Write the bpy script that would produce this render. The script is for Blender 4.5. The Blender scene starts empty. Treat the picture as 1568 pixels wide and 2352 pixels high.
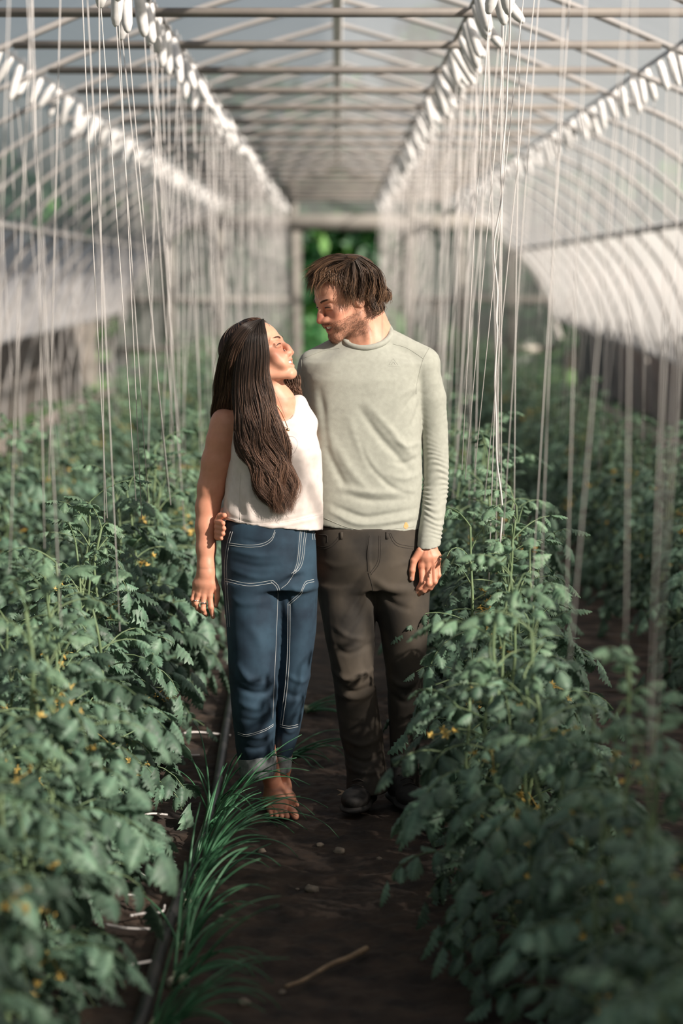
import bpy, math, random
import numpy as np
from mathutils import Vector, Matrix, noise
from mathutils.bvhtree import BVHTree

C = bpy.context.scene.collection
random.seed(7); RNG = np.random.default_rng(11)

# ------------------------------------------------------------------ camera
F = 5227.0                                   # focal length in pixels, 80 mm on a 36 mm tall sensor
CAMZ = 1.74
PITCH = math.atan(536 / F); YAW = 9 / F
cam_d = bpy.data.cameras.new('camera'); cam = bpy.data.objects.new('camera', cam_d); C.objects.link(cam)
cam_d.sensor_fit = 'VERTICAL'; cam_d.sensor_height = 36; cam_d.sensor_width = 24; cam_d.lens = 80
cam.location = (0, 0, CAMZ); cam.rotation_euler = (math.pi / 2 - PITCH, 0, -YAW)
cam_d.dof.use_dof = True; cam_d.dof.focus_distance = 7.22; cam_d.dof.aperture_fstop = 1.9
cam_d.clip_end = 300
bpy.context.scene.camera = cam

# ------------------------------------------------------------------ light
S = bpy.context.scene
w = bpy.data.worlds.new('world'); S.world = w; w.use_nodes = True
wn = w.node_tree.nodes; wl = w.node_tree.links
sky = wn.new('ShaderNodeTexSky'); sky.sky_type = 'NISHITA'; sky.sun_disc = False
SUN = Vector((0.68, -0.58, 0.50)).normalized()
sky.sun_elevation = math.asin(SUN.z); sky.sun_rotation = math.atan2(SUN.x, SUN.y)
sky.dust_density = 2.5; sky.air_density = 1.0
wl.new(sky.outputs[0], wn['Background'].inputs[0]); wn['Background'].inputs[1].default_value = 0.075
sd = bpy.data.lights.new('sun', 'SUN'); sd.energy = 13.5; sd.angle = 0.02; sd.color = (1.0, 0.90, 0.78)
so = bpy.data.objects.new('sun', sd); C.objects.link(so); so.rotation_euler = SUN.to_track_quat('Z', 'Y').to_euler()
S.view_settings.view_transform = 'Standard'; S.view_settings.look = 'None'
S.view_settings.gamma = 1; S.view_settings.use_curve_mapping = False
S.view_settings.exposure = 0.0

# ------------------------------------------------------------------ pixel <-> world helpers (photo frame 1568 x 2352)
Rc = np.array(Matrix.Rotation(-YAW, 3, 'Z') @ Matrix.Rotation(math.pi / 2 - PITCH, 3, 'X'))
def ray(px, py):
    d = Rc @ np.array([(px - 784) / F, (1176 - py) / F, -1.0]); return d
def P(px, py, Y):
    d = ray(px, py); t = Y / d[1]; return np.array([d[0] * t, Y, CAMZ + d[2] * t])
def G(px, py, z=0.0):
    d = ray(px, py); t = (z - CAMZ) / d[2]; return np.array([d[0] * t, d[1] * t, z])

# ------------------------------------------------------------------ object helpers
def link(o, parent=None):
    C.objects.link(o)
    if parent is not None:
        o.parent = parent
        o.matrix_parent_inverse = Matrix.Translation(-Vector(parent.location)) if not any(parent.rotation_euler) else parent.matrix_basis.inverted()
    return o
def tag(o, label=None, cat=None, group=None, kind=None):
    if label: o['label'] = label
    if cat: o['category'] = cat
    if group: o['group'] = group
    if kind: o['kind'] = kind
    return o
def mesh_np(name, V, Fc, mat=None, smooth=True, col=None, parent=None):
    me = bpy.data.meshes.new(name)
    V = np.asarray(V, np.float32)
    if isinstance(Fc, np.ndarray):
        n = Fc.shape[1]; me.vertices.add(len(V)); me.vertices.foreach_set('co', V.ravel())
        me.loops.add(Fc.size); me.loops.foreach_set('vertex_index', Fc.astype(np.int32).ravel())
        me.polygons.add(len(Fc)); me.polygons.foreach_set('loop_start', np.arange(0, Fc.size, n, dtype=np.int32))
        me.update(calc_edges=True)
    else:
        me.from_pydata([tuple(v) for v in V.tolist()], [], Fc); me.update()
    me.validate()
    if smooth: me.polygons.foreach_set('use_smooth', np.ones(len(me.polygons), bool))
    if col is not None:
        a = me.color_attributes.new('Col', 'FLOAT_COLOR', 'POINT')
        c = np.ones((len(V), 4), np.float32); c[:, :3] = col; a.data.foreach_set('color', c.ravel())
    if mat: me.materials.append(mat)
    o = bpy.data.objects.new(name, me); link(o, parent)
    return o
def empty(name, loc=(0, 0, 0)):
    o = bpy.data.objects.new(name, None); o.location = loc; o.empty_display_size = .05; C.objects.link(o); return o

class MB:
    """collects vertices and faces of one mesh"""
    def __init__(s): s.v = []; s.f = []; s.c = []
    def add(s, V, Fc, col=None):
        b = sum(len(x) for x in s.v) if False else s.n() ; s.v.append(np.asarray(V, float)); s.f += [tuple(int(i) + b for i in q) for q in Fc]
        if col is not None: s.c.append(np.broadcast_to(np.asarray(col, float), (len(V), 3)))
    def n(s): return sum(len(x) for x in s.v)
    def box(s, c, h, R=None):
        v = np.array([[x, y, z] for x in (-1, 1) for y in (-1, 1) for z in (-1, 1)], float) * h
        if R is not None: v = v @ np.array(R).T
        s.add(v + np.array(c), [(0, 1, 3, 2), (4, 6, 7, 5), (0, 4, 5, 1), (2, 3, 7, 6), (0, 2, 6, 4), (1, 5, 7, 3)])
    def tube(s, pts, r, n=8, cap=True, flat=1.0, col=None):
        V, Fq = tubes(np.asarray(pts, float)[None], np.broadcast_to(np.asarray(r, float), (1, len(pts))), n, flat)
        b = s.n(); s.v.append(V); s.f += [tuple(int(i) + b for i in q) for q in Fq]
        if cap:
            m = len(pts); s.f.append(tuple(b + i for i in range(n))[::-1]); s.f.append(tuple(b + (m - 1) * n + i for i in range(n)))
        if col is not None: s.c.append(np.broadcast_to(np.asarray(col, float), (len(V), 3)))
    def build(s, name, mat, parent=None, smooth=True):
        V = np.concatenate(s.v); col = np.concatenate(s.c) if s.c else None
        return mesh_np(name, V, s.f, mat, smooth, col, parent)

def tubes(Pn, R, n=5, flat=1.0):
    """batch of tubes: Pn (k,m,3) centre lines, R (k,m) radii -> vertices, quads"""
    k, m, _ = Pn.shape
    T = np.gradient(Pn, axis=1); T /= np.linalg.norm(T, axis=2, keepdims=True) + 1e-9
    Tm = T.mean(axis=1, keepdims=True)
    ref = np.where(np.abs(Tm[..., 1:2]) < .8, np.array([0, 1., 0]), np.array([1., 0, 0]))
    A = np.cross(T, ref); A /= np.linalg.norm(A, axis=2, keepdims=True) + 1e-9
    B = np.cross(T, A)
    a = np.arange(n) * 2 * np.pi / n
    V = Pn[:, :, None, :] + R[:, :, None, None] * (np.cos(a)[:, None] * A[:, :, None, :] + flat * np.sin(a)[:, None] * B[:, :, None, :])
    idx = np.arange(k * m * n).reshape(k, m, n)
    q = np.stack([idx[:, :-1, :], np.roll(idx, -1, 2)[:, :-1, :], np.roll(idx, -1, 2)[:, 1:, :], idx[:, 1:, :]], -1).reshape(-1, 4)
    return V.reshape(-1, 3), q

def resample(pts, n):
    pts = np.asarray(pts, float)
    # Catmull-Rom through the points, n samples
    p = np.vstack([2 * pts[0] - pts[1], pts, 2 * pts[-1] - pts[-2]])
    t = np.linspace(0, len(pts) - 1 - 1e-6, n); i = t.astype(int); u = (t - i)[:, None]
    a, b, c, d = p[i], p[i + 1], p[i + 2], p[i + 3]
    return .5 * (2 * b + (c - a) * u + (2 * a - 5 * b + 4 * c - d) * u ** 2 + (3 * b - a - 3 * c + d) * u ** 3)

# ------------------------------------------------------------------ materials
def mat(name, col, rough=.6, var=None, scale=20., bump=0., bscale=200., attr=False, sss=0., spec=.5, metal=0., trans=0., sheen=0., detail=4.):
    m = bpy.data.materials.new(name); m.use_nodes = True; N = m.node_tree.nodes; L = m.node_tree.links
    b = N['Principled BSDF']; b.inputs['Base Color'].default_value = (*col, 1); b.inputs['Roughness'].default_value = rough
    b.inputs['Specular IOR Level'].default_value = spec; b.inputs['Metallic'].default_value = metal
    if sheen: b.inputs['Sheen Weight'].default_value = sheen
    if sss:
        b.inputs['Subsurface Weight'].default_value = sss; b.inputs['Subsurface Radius'].default_value = (.012, .005, .003)
        b.inputs['Subsurface Scale'].default_value = 1.0
    tc = N.new('ShaderNodeTexCoord')
    src = None
    if attr:
        a = N.new('ShaderNodeAttribute'); a.attribute_name = 'Col'; src = a.outputs['Color']
    if var is not None:
        nz = N.new('ShaderNodeTexNoise'); nz.inputs['Scale'].default_value = scale; nz.inputs['Detail'].default_value = detail
        L.new(tc.outputs['Object'], nz.inputs['Vector'])
        r = N.new('ShaderNodeMapRange'); r.inputs[1].default_value = .35; r.inputs[2].default_value = .65; L.new(nz.outputs[0], r.inputs[0])
        mx = N.new('ShaderNodeMix'); mx.data_type = 'RGBA'; L.new(r.outputs[0], mx.inputs[0])
        if src is None:
            mx.inputs[6].default_value = (*col, 1); mx.inputs[7].default_value = (*var, 1)
        else:
            mul = N.new('ShaderNodeMix'); mul.data_type = 'RGBA'; mul.blend_type = 'MULTIPLY'; mul.inputs[0].default_value = 1
            L.new(src, mul.inputs[6]); mul.inputs[7].default_value = (*var, 1)
            L.new(src, mx.inputs[6]); L.new(mul.outputs[2], mx.inputs[7])
        src = mx.outputs[2]
    if src is not None: L.new(src, b.inputs['Base Color'])
    if bump:
        n2 = N.new('ShaderNodeTexNoise'); n2.inputs['Scale'].default_value = bscale; n2.inputs['Detail'].default_value = 5
        L.new(tc.outputs['Object'], n2.inputs['Vector'])
        bp = N.new('ShaderNodeBump'); bp.inputs['Strength'].default_value = bump; bp.inputs['Distance'].default_value = .002
        L.new(n2.outputs[0], bp.inputs['Height']); L.new(bp.outputs[0], b.inputs['Normal'])
    if trans:
        out = N['Material Output']; t = N.new('ShaderNodeBsdfTranslucent')
        if src is not None: L.new(src, t.inputs[0])
        else: t.inputs[0].default_value = (*col, 1)
        ms = N.new('ShaderNodeMixShader'); ms.inputs[0].default_value = trans
        L.new(b.outputs[0], ms.inputs[1]); L.new(t.outputs[0], ms.inputs[2]); L.new(ms.outputs[0], out.inputs[0])
    return m

def film(name, clear=.4, col=(.56, .575, .60), rough_col=(.44, .455, .48)):
    m = bpy.data.materials.new(name); m.use_nodes = True; N = m.node_tree.nodes; L = m.node_tree.links
    N.remove(N['Principled BSDF']); out = N['Material Output']
    tr = N.new('ShaderNodeBsdfTransparent'); tr.inputs[0].default_value = (.96, .97, 1, 1)
    tl = N.new('ShaderNodeBsdfTranslucent'); df = N.new('ShaderNodeBsdfDiffuse')
    tc = N.new('ShaderNodeTexCoord'); nz = N.new('ShaderNodeTexNoise'); nz.inputs['Scale'].default_value = .9; nz.inputs['Detail'].default_value = 5
    L.new(tc.outputs['Object'], nz.inputs['Vector'])
    mx = N.new('ShaderNodeMix'); mx.data_type = 'RGBA'; mx.inputs[6].default_value = (*rough_col, 1); mx.inputs[7].default_value = (*col, 1)
    L.new(nz.outputs[0], mx.inputs[0]); L.new(mx.outputs[2], tl.inputs[0]); L.new(mx.outputs[2], df.inputs[0])
    a = N.new('ShaderNodeMixShader'); a.inputs[0].default_value = .5; L.new(tl.outputs[0], a.inputs[1]); L.new(df.outputs[0], a.inputs[2])
    b = N.new('ShaderNodeMixShader'); b.inputs[0].default_value = clear; L.new(a.outputs[0], b.inputs[1]); L.new(tr.outputs[0], b.inputs[2])
    L.new(b.outputs[0], out.inputs[0]); return m

M = {}
M['soil'] = mat('soil', (.018, .012, .009), .97, (.060, .038, .025), 9., 1., 60., detail=8.)
M['bar'] = mat('weathered_bar', (.20, .18, .165), .6, (.27, .24, .21), 6.)
M['pipe'] = mat('galvanised_pipe', (.34, .335, .33), .55, (.42, .39, .37), 6.)
M['stud'] = mat('end_wall_stud', (.30, .28, .25), .85, (.23, .215, .19), 4.)
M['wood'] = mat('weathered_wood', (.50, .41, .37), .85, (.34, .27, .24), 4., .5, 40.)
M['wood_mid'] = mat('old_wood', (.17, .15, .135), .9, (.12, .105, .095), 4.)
M['wood_dark'] = mat('dark_wood', (.10, .085, .075), .9, (.05, .045, .04), 4.)
M['film'] = film('greenhouse_film', .50)
M['film_end'] = film('end_wall_film', .35, (.42, .44, .42), (.32, .345, .32))
M['curtain_dimmed'] = film('side_curtain_film_dimmed', .12, (.60, .60, .60), (.50, .50, .505))  # right copy of the side film, colour darkened to counter strong light there
M['curtain'] = film('side_curtain_film_brightened', .12, (.88, .87, .87), (.80, .795, .80))  # left copy of the side film, paler to make up for weak light
M['white'] = mat('white_plastic', (.86, .84, .82), .5, (.74, .72, .70), 40.)
M['string'] = mat('white_twine', (.80, .76, .73), .8, trans=.25)
M['wire'] = mat('steel_wire', (.35, .34, .33), .4, metal=.8)
M['leaf'] = mat('tomato_leaf', (.05, .12, .07), .5, (.62, .74, .72), 30., .35, 160., attr=True, trans=.18, spec=.45)
M['stem'] = mat('tomato_stem', (.12, .19, .09), .6, (.20, .27, .13), 30., trans=.1)
M['flower'] = mat('tomato_flower', (.75, .50, .10), .6, (.85, .62, .20), 30., trans=.2)
M['onion'] = mat('onion_leaf', (.045, .16, .075), .4, (.09, .24, .12), 12., trans=.15)
M['bulb'] = mat('onion_base', (.55, .52, .40), .5, (.30, .40, .20), 20.)
M['hose'] = mat('black_hose', (.012, .013, .015), .5, (.03, .028, .026), 12.)
M['stone'] = mat('stone', (.16, .13, .10), .9, (.26, .21, .16), 30., .5, 90.)
M['dry'] = mat('dry_plant', (.36, .25, .15), .85, (.22, .15, .09), 30.)
M['skin'] = mat('skin', (.6, .35, .25), .48, (.93, .90, .88), 45., .12, 500., attr=True, sss=.18, spec=.4)
M['eye'] = mat('dark_eye', (.02, .012, .01), .2)
M['teeth'] = mat('teeth', (.85, .80, .72), .25)
M['nail'] = mat('nail', (.68, .40, .32), .3)
M['hair'] = mat('hair', (.05, .03, .02), .46, attr=True, spec=.45)
M['shirt'] = mat('grey_green_jersey', (.375, .38, .325), .9, (.335, .34, .29), 60., .25, 700., sheen=.15, attr=False)
M['linen'] = mat('white_linen', (.72, .63, .585), .9, (.66, .575, .53), 50., .35, 800.)
M['denim'] = mat('blue_denim', (.006, .019, .036), .85, (.021, .052, .082), 11., .15, 1100., detail=8.)
M['denim_in'] = mat('grey_denim_inside', (.19, .21, .21), .9, (.27, .29, .29), 90., .4, 900.)
M['thread'] = mat('pale_thread', (.55, .56, .55), .8)
M['trouser'] = mat('charcoal_trouser', (.024, .020, .016), .85, (.070, .055, .039), 7., .15, 1100., detail=8.)
M['thread_dark'] = mat('dark_thread', (.035, .028, .022), .8)
M['shoe'] = mat('dark_shoe', (.018, .016, .015), .7, (.03, .027, .024), 60., .3, 300.)
M['silver'] = mat('silver', (.8, .78, .75), .2, metal=1.)
M['gold'] = mat('gold', (.8, .55, .3), .3, metal=1.)
M['bark'] = mat('bark', (.08, .06, .045), .9)
M['tree_leaf'] = mat('tree_leaf', (.05, .16, .04), .6, (.6, .8, .7), 3., attr=True, trans=.35)
M['grass'] = mat('outside_grass', (.06, .14, .035), .95, (.09, .19, .05), 2.)

# ------------------------------------------------------------------ setting: high tunnel
YEND = 32.3; YBACK = -6.0; SP = 1.26; Y0 = 9.18
prof_pts = np.array([(3.20, 0.0), (3.19, .55), (3.06, 1.12), (2.72, 1.86), (2.08, 2.50), (1.46, 2.80), (.75, 3.08), (0, 3.30)])
half = resample(prof_pts, 40)
prof = np.vstack([half, (half * [-1, 1])[::-1][1:]])           # right foot -> ridge -> left foot
def prof_x(z): return float(np.interp(z, half[:, 1], half[:, 0]))
hoop_y = [Y0 + SP * i for i in range(-12, 19) if YBACK <= Y0 + SP * i < YEND]
def hoop(y):
    m = MB(); m.tube(np.column_stack([prof[:, 0], np.full(len(prof), y), prof[:, 1]]), .016, 8)
    return m
n_trim = [0]
def trim(m, matr='pipe', name=None, lab=None):
    n_trim[0] += 1; o = m.build(name or 'trim_%d' % n_trim[0], M[matr]); o['kind'] = 'structure'
    if lab: o['label'] = lab
    return o
if True:
    for y in hoop_y + [YEND - .05]:
        trim(hoop(y), lab='bent metal hoop of the tunnel frame')
        if y < YEND - .5:
            m = MB(); x = prof_x(2.80); m.tube([(-x, y, 2.79), (x, y, 2.79)], .019, 8)
            trim(m, 'bar', lab='straight tie bar across the tunnel under the roof')
    for x, z in ((0, 3.27), (prof_x(2.13) - .03, 2.13), (-prof_x(2.13) + .03, 2.13)):
        m = MB(); m.tube([(x, YBACK, z), (x, YEND, z)], .026 if x else .032, 8); trim(m, 'pipe' if x else 'white', lab='long purlin running down the tunnel')
    # roof film from one hip purlin over the ridge to the other
    def sheet(name, prof2, y0, y1, matr, ny=60, wob=.006, kind='structure', zfun=None):
        ys = np.linspace(y0, y1, ny); V = []
        for y in ys:
            for k, (x, z) in enumerate(prof2):
                b = .022 * abs(math.cos((y - Y0) / SP * math.pi)) if wob else 0
                n = noise.noise(Vector((x * .7, y * .6, z * .7))) * wob * 2
                r = math.hypot(x, z - .8) or 1; V.append((x + x / r * (b * .3 + n + .03), y, z + (z - .8) / r * (b * .3 + n + .03)))
        n = len(prof2); Fq = [(j * n + i, j * n + i + 1, (j + 1) * n + i + 1, (j + 1) * n + i) for j in range(ny - 1) for i in range(n - 1)]
        o = mesh_np(name, V, Fq, M[matr]); o['kind'] = kind; return o
    roof = [p for p in prof.tolist() if p[1] >= 2.08]
    sheet('ceiling', roof, YBACK, YEND, 'film', 120)
    rs = resample(prof_pts, 120)
    def curtain(name, sgn, zlow):
        ys = np.linspace(YBACK, YEND - .05, 150); V = []; nz = 14
        for y in ys:
            zl = zlow(y)
            for k in range(nz):
                z = 2.17 + (zl - 2.17) * k / (nz - 1); x = float(np.interp(z, rs[:, 1], rs[:, 0]))
                bul = .10 * math.sin(math.pi * k / (nz - 1)) * (.6 + .4 * math.sin(y * 1.3)) + .02 * math.cos((y - Y0) / SP * 2 * math.pi)
                V.append((sgn * (x + .05 + bul + .03 * noise.noise(Vector((y * .9, z * 3, 5)))), y, z))
        Fq = [(j * nz + i, j * nz + i + 1, (j + 1) * nz + i + 1, (j + 1) * nz + i) for j in range(len(ys) - 1) for i in range(nz - 1)]
        o = mesh_np(name, V, Fq, M['curtain_dimmed' if sgn > 0 else 'curtain']); o['kind'] = 'structure'
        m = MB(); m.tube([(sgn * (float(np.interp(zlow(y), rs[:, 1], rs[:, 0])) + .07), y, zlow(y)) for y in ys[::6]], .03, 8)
        trim(m, 'curtain_dimmed', lab='rolled lower edge of the side curtain')
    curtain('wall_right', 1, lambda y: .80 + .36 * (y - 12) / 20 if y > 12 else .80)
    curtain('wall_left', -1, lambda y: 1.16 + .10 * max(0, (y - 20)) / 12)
    # baseboards
    for s, nm in ((1, 'baseboard_right'), (-1, 'baseboard_left')):
        m = MB(); m.box((s * 3.22, (YBACK + YEND) / 2, .10), (.025, (YEND - YBACK) / 2, .12)); trim(m, 'wood', nm)
    # end wall with door opening
    DX0 = P(684, 640, YEND)[0]; DX1 = P(938, 640, YEND)[0]; DZ = P(784, 524, YEND)[2]
    V = []; Fq = []
    def wallpoly(x0, x1, z0f):
        xs = np.linspace(x0, x1, 16); b = len(V)
        for x in xs:
            zt = float(np.interp(-abs(x), -half[:, 0], half[:, 1])) ; V.append((x, YEND, z0f)); V.append((x, YEND, max(zt, z0f)))
        for i in range(15): Fq.append((b + 2 * i, b + 2 * i + 2, b + 2 * i + 3, b + 2 * i + 1))
    wallpoly(-3.19, DX0, 0); wallpoly(DX0, DX1, DZ); wallpoly(DX1, 3.19, 0)
    o = mesh_np('wall_back', V, Fq, M['film_end'], False); o['kind'] = 'structure'
    m = MB()
    for x in (-2.35, -1.65, DX0 - .05, DX1 + .05, 1.75, 2.45):
        zt = float(np.interp(-abs(x), -half[:, 0], half[:, 1])); m.box((x, YEND - .06, zt / 2), (.045, .03, zt / 2))
    for z in (.75, 1.45):
        m.box(((-3.1 + DX0) / 2, YEND - .05, z), ((DX0 + 3.1) / 2, .02, .04)); m.box(((3.1 + DX1) / 2, YEND - .05, z), ((3.1 - DX1) / 2, .02, .04))
    trim(m, 'stud', lab='pale timber studs and rails of the end wall')
    m = MB(); m.box((0, YEND - .09, DZ + .09), (2.35, .04, .10)); trim(m, 'stud', lab='pale timber header beam over the doorway')
    m = MB()
    for x in (DX0 + .02, DX1 - .02): m.box((x, YEND - .02, DZ / 2), (.035, .06, DZ / 2))
    m.box(((DX0 + DX1) / 2, YEND - .02, DZ), ((DX1 - DX0) / 2, .06, .03)); o = m.build('door_1', M['stud'], None, False); o['kind'] = 'structure'
    # sliding panel half drawn over the doorway, right side
    # outside ground and fences
    m = MB(); m.add([(-30, -20, -.03), (30, -20, -.03), (30, 90, -.03), (-30, 90, -.03)], [(0, 1, 2, 3)])
    trim(m, 'grass', 'outside_ground', 'grass outside the tunnel')
    for s, nm in ((-1, 'left'), (1, 'right')):
        root = empty('board_fence', (s * 4.0, 22, 0))
        tag(root, 'weathered vertical board fence outside the open %s side of the tunnel' % nm, 'fence')
        m = MB(); y = 6.0
        while y < 38:
            wd = random.uniform(.10, .20); h = random.uniform(1.75, 1.95)
            m.box((s * 4.0, y + wd / 2, h / 2), (.015, wd / 2, h / 2)); y += wd + random.choice((.02, .05, .14, .24))
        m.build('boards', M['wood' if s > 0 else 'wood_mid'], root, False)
        m = MB(); [m.box((s * 4.04, 22, z), (.03, 16, .05)) for z in (.4, 1.4)]; m.build('rails', M['wood_dark'], root, False)
        m = MB(); m.box((s * 4.5, 22, .95), (.02, 16, .95)); m.build('backing', M['wood_dark'], root, False)

# soil
def soil_z(x, y):
    b = .035 * math.exp(-((x + .75) / .26) ** 2) + .035 * math.exp(-((x - .62) / .26) ** 2)
    return b + .012 * noise.noise(Vector((x * 4, y * 4, 0))) + .010 * noise.noise(Vector((x * 13, y * 13, 3)))
def soil_grid(x0, x1, y0, y1, nx, ny, fine):
    xs = np.linspace(x0, x1, nx); ys = np.linspace(y0, y1, ny); V = []
    for y in ys:
        for x in xs:
            z = soil_z(x, y)
            if fine: z += .007 * noise.noise(Vector((x * 45, y * 45, 9))) + .006 * abs(noise.noise(Vector((x * 90, y * 90, 2))))
            V.append((x, y, z))
    return V, [(j * nx + i, j * nx + i + 1, (j + 1) * nx + i + 1, (j + 1) * nx + i) for j in range(ny - 1) for i in range(nx - 1)]
m = MB()
m.add(*soil_grid(-.95, .95, 4.9, 9.5, 150, 360, True))
m.add(*soil_grid(-3.2, -.95, 4.9, 9.5, 12, 24, False)); m.add(*soil_grid(.95, 3.2, 4.9, 9.5, 12, 24, False))
m.add(*soil_grid(-3.2, 3.2, -6, 4.9, 24, 36, False)); m.add(*soil_grid(-3.2, 3.2, 9.5, 36, 40, 100, False))
o = m.build('floor', M['soil']); o['kind'] = 'structure'

# trees outside the doorway, plus unseen ones added for foreground shade
def foliage_ball(mb_v, mb_f, mb_c, c, rad, n, size, cols):
    u = RNG.normal(size=(n, 3)); u /= np.linalg.norm(u, axis=1, keepdims=True)
    p = c + u * rad * (RNG.random((n, 1)) ** .35)
    a = RNG.normal(size=(n, 3)); a /= np.linalg.norm(a, axis=1, keepdims=True)
    b = np.cross(a, RNG.normal(size=(n, 3))); b /= np.linalg.norm(b, axis=1, keepdims=True)
    s = size * RNG.uniform(.6, 1.3, (n, 1))
    V = np.stack([p - a * s, p + b * s * .5, p + a * s, p - b * s * .5], 1).reshape(-1, 3)
    base = sum(len(x) for x in mb_v); mb_v.append(V); mb_f.append(np.arange(4 * n).reshape(-1, 4) + base)
    k = RNG.integers(0, len(cols), n); cc = np.array(cols)[k] * RNG.uniform(.7, 1.3, (n, 1)); mb_c.append(np.repeat(cc, 4, 0))
def tree(x, y, h, r, cols, label, n=2600):
    root = empty('leafy_tree', (x, y, 0)); tag(root, label, 'tree', 'trees beyond the tunnel')
    m = MB(); m.tube([(x, y, 0), (x + .1, y, h * .3), (x, y, h * .7)], [.18, .13, .05], 8); m.build('trunk', M['bark'], root)
    v, f, c = [], [], []
    for k in range(7):
        foliage_ball(v, f, c, np.array([x + random.uniform(-.5, .5) * r, y + random.uniform(-.5, .5) * r, h * (.28 + .11 * k)]), np.array([r, r, h * .18]), n // 5, .16, cols)
    mesh_np('crown', np.concatenate(v), np.concatenate(f), M['tree_leaf'], False, np.concatenate(c), root)
if True:
    dk = [(.012, .06, .025), (.02, .09, .03)]; lt = [(.10, .26, .05), (.16, .34, .08), (.06, .2, .05)]
    for a in ((-1.5, 41, 5, 1.3, dk, 'dark tree seen at the left edge of the doorway'), (.2, 43, 5, 1.5, lt, 'bright green tree in the middle of the doorway'),
              (1.7, 42, 6, 1.3, dk, 'dark tree behind the right side of the doorway'), (-4.2, 44, 3.0, 1.6, lt, 'pale tree beyond the left part of the end wall'),
              (4.5, 44, 3.4, 1.6, dk, 'dark tree beyond the right part of the end wall'), (-8, 46, 4, 2.0, dk, 'far tree outside to the left of the tunnel'),
              (8.5, 46, 4, 2.0, lt, 'far tree outside to the right of the tunnel'),
              (6.5, -2.0, 5.2, 1.5, dk, 'unseen tree added for shade outside the right side of the tunnel, beside the camera'), (6.3, .45, 4.3, .85, dk, 'small unseen tree added for shade outside the right side of the tunnel')):  # two trees out of view, added to shade the foreground
        tree(*a)
    for x, nm in ((-.75, 'left'), (.75, 'right')):
        v, f, c = [], [], []; foliage_ball(v, f, c, np.array([x, 36.5, .5]), np.array([.7, .6, .75]), 1500, .09, [(.04, .15, .05), (.09, .22, .07)])
        o = mesh_np('garden_shrub', np.concatenate(v), np.concatenate(f), M['tree_leaf'], False, np.concatenate(c)); tag(o, 'low green shrub just outside the doorway, %s one' % nm, 'shrub')

# ------------------------------------------------------------------ tomato plants
def leaflet_template(ns=13):
    t = np.linspace(0, 1, ns); w = .35 * np.sin(np.pi * t ** .72) ** .85
    lobes = np.array([1, .92, 1.12, .76, 1.16, .82, 1.12, .76, 1.06, .82, 1.05, .82, 1])
    w = w * lobes; w[0] = .02; w[-1] = 0
    V = []
    for i in range(ns):
        fwd = .07 * (lobes[i] - .8) * 2
        for j, s in enumerate((-1, -.5, 0, .5, 1)):
            V.append((s * w[i], t[i] + fwd * abs(s), -.10 * abs(s) * w[i] / .3 + (.030 if abs(s) == .5 else 0) + (.022 if i % 2 else -.022) * (abs(s) > 0) * math.sin(math.pi * t[i])))
    Fq = [(i * 5 + j, i * 5 + j + 1, (i + 1) * 5 + j + 1, (i + 1) * 5 + j) for i in range(ns - 1) for j in range(4)]
    return np.array(V, float), np.array(Fq)
LT, LF = leaflet_template()
def rot_axis(a, ang):
    return np.array(Matrix.Rotation(ang, 3, Vector(a)))
def frame(d, up=(0, 0, 1)):
    d = d / np.linalg.norm(d); x = np.cross(d, up); x /= np.linalg.norm(x) + 1e-9; z = np.cross(x, d); return np.column_stack([x, d, z])
def compound_leaf(out, base, az, elev, L, droop, size, tone):
    """one tomato leaf: arching rachis with 3-4 leaflet pairs and an end leaflet"""
    n = 8; pts = [np.array(base, float)]; e = elev; a = az
    for i in range(n):
        d = np.array([math.cos(a) * math.cos(e), math.sin(a) * math.cos(e), math.sin(e)]); pts.append(pts[-1] + d * L / n); e -= droop / n * (0.6 + i / n); a += random.uniform(-.06, .06)
    pts = np.array(pts); out['rp'].append(resample(pts, 9)); out['rr'].append(np.linspace(.0027, .0010, 9))
    spots = [(2.6, .6), (4.1, .95), (5.5, 1.0), (6.8, .9)] if L > .2 else [(3, .7), (5, 1.), (6.8, .85)]
    for t, sz in spots:
        i = int(t); p = pts[i] + (pts[i + 1] - pts[i]) * (t - i); d = pts[i + 1] - pts[i]; Fm = frame(d)
        for s in (-1, 1):
            ang = s * random.uniform(.9, 1.25)
            dl = Fm @ np.array([math.sin(ang), math.cos(ang), random.uniform(-.5, .15)])
            leaflet(out, p, dl, size * sz * random.uniform(.75, 1.15), random.uniform(.2, 1.5), random.uniform(-.8, .8), tone)
    leaflet(out, pts[-1], pts[-1] - pts[-2], size * random.uniform(1.05, 1.3), random.uniform(.3, .9), random.uniform(-.3, .3), tone)
def leaflet(out, p, d, s, curl, roll, tone):
    V = LT.copy(); y = V[:, 1]; x = V[:, 0]
    k = curl; yy = np.sin(k * y) / k; zz = -(1 - np.cos(k * y)) / k + V[:, 2] * (1 + random.uniform(0, 1.4))
    zz += .03 * np.sin(y * 21 + random.uniform(0, 6)) * np.abs(x) / .3
    V = np.column_stack([x * random.uniform(.85, 1.1), yy + .12, zz]) * s
    Fm = frame(np.asarray(d) + 1e-6) @ rot_axis((0, 1, 0), roll)
    out['lv'].append(V @ Fm.T + p); out['lc'].append(tone * random.uniform(.8, 1.2))
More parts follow.
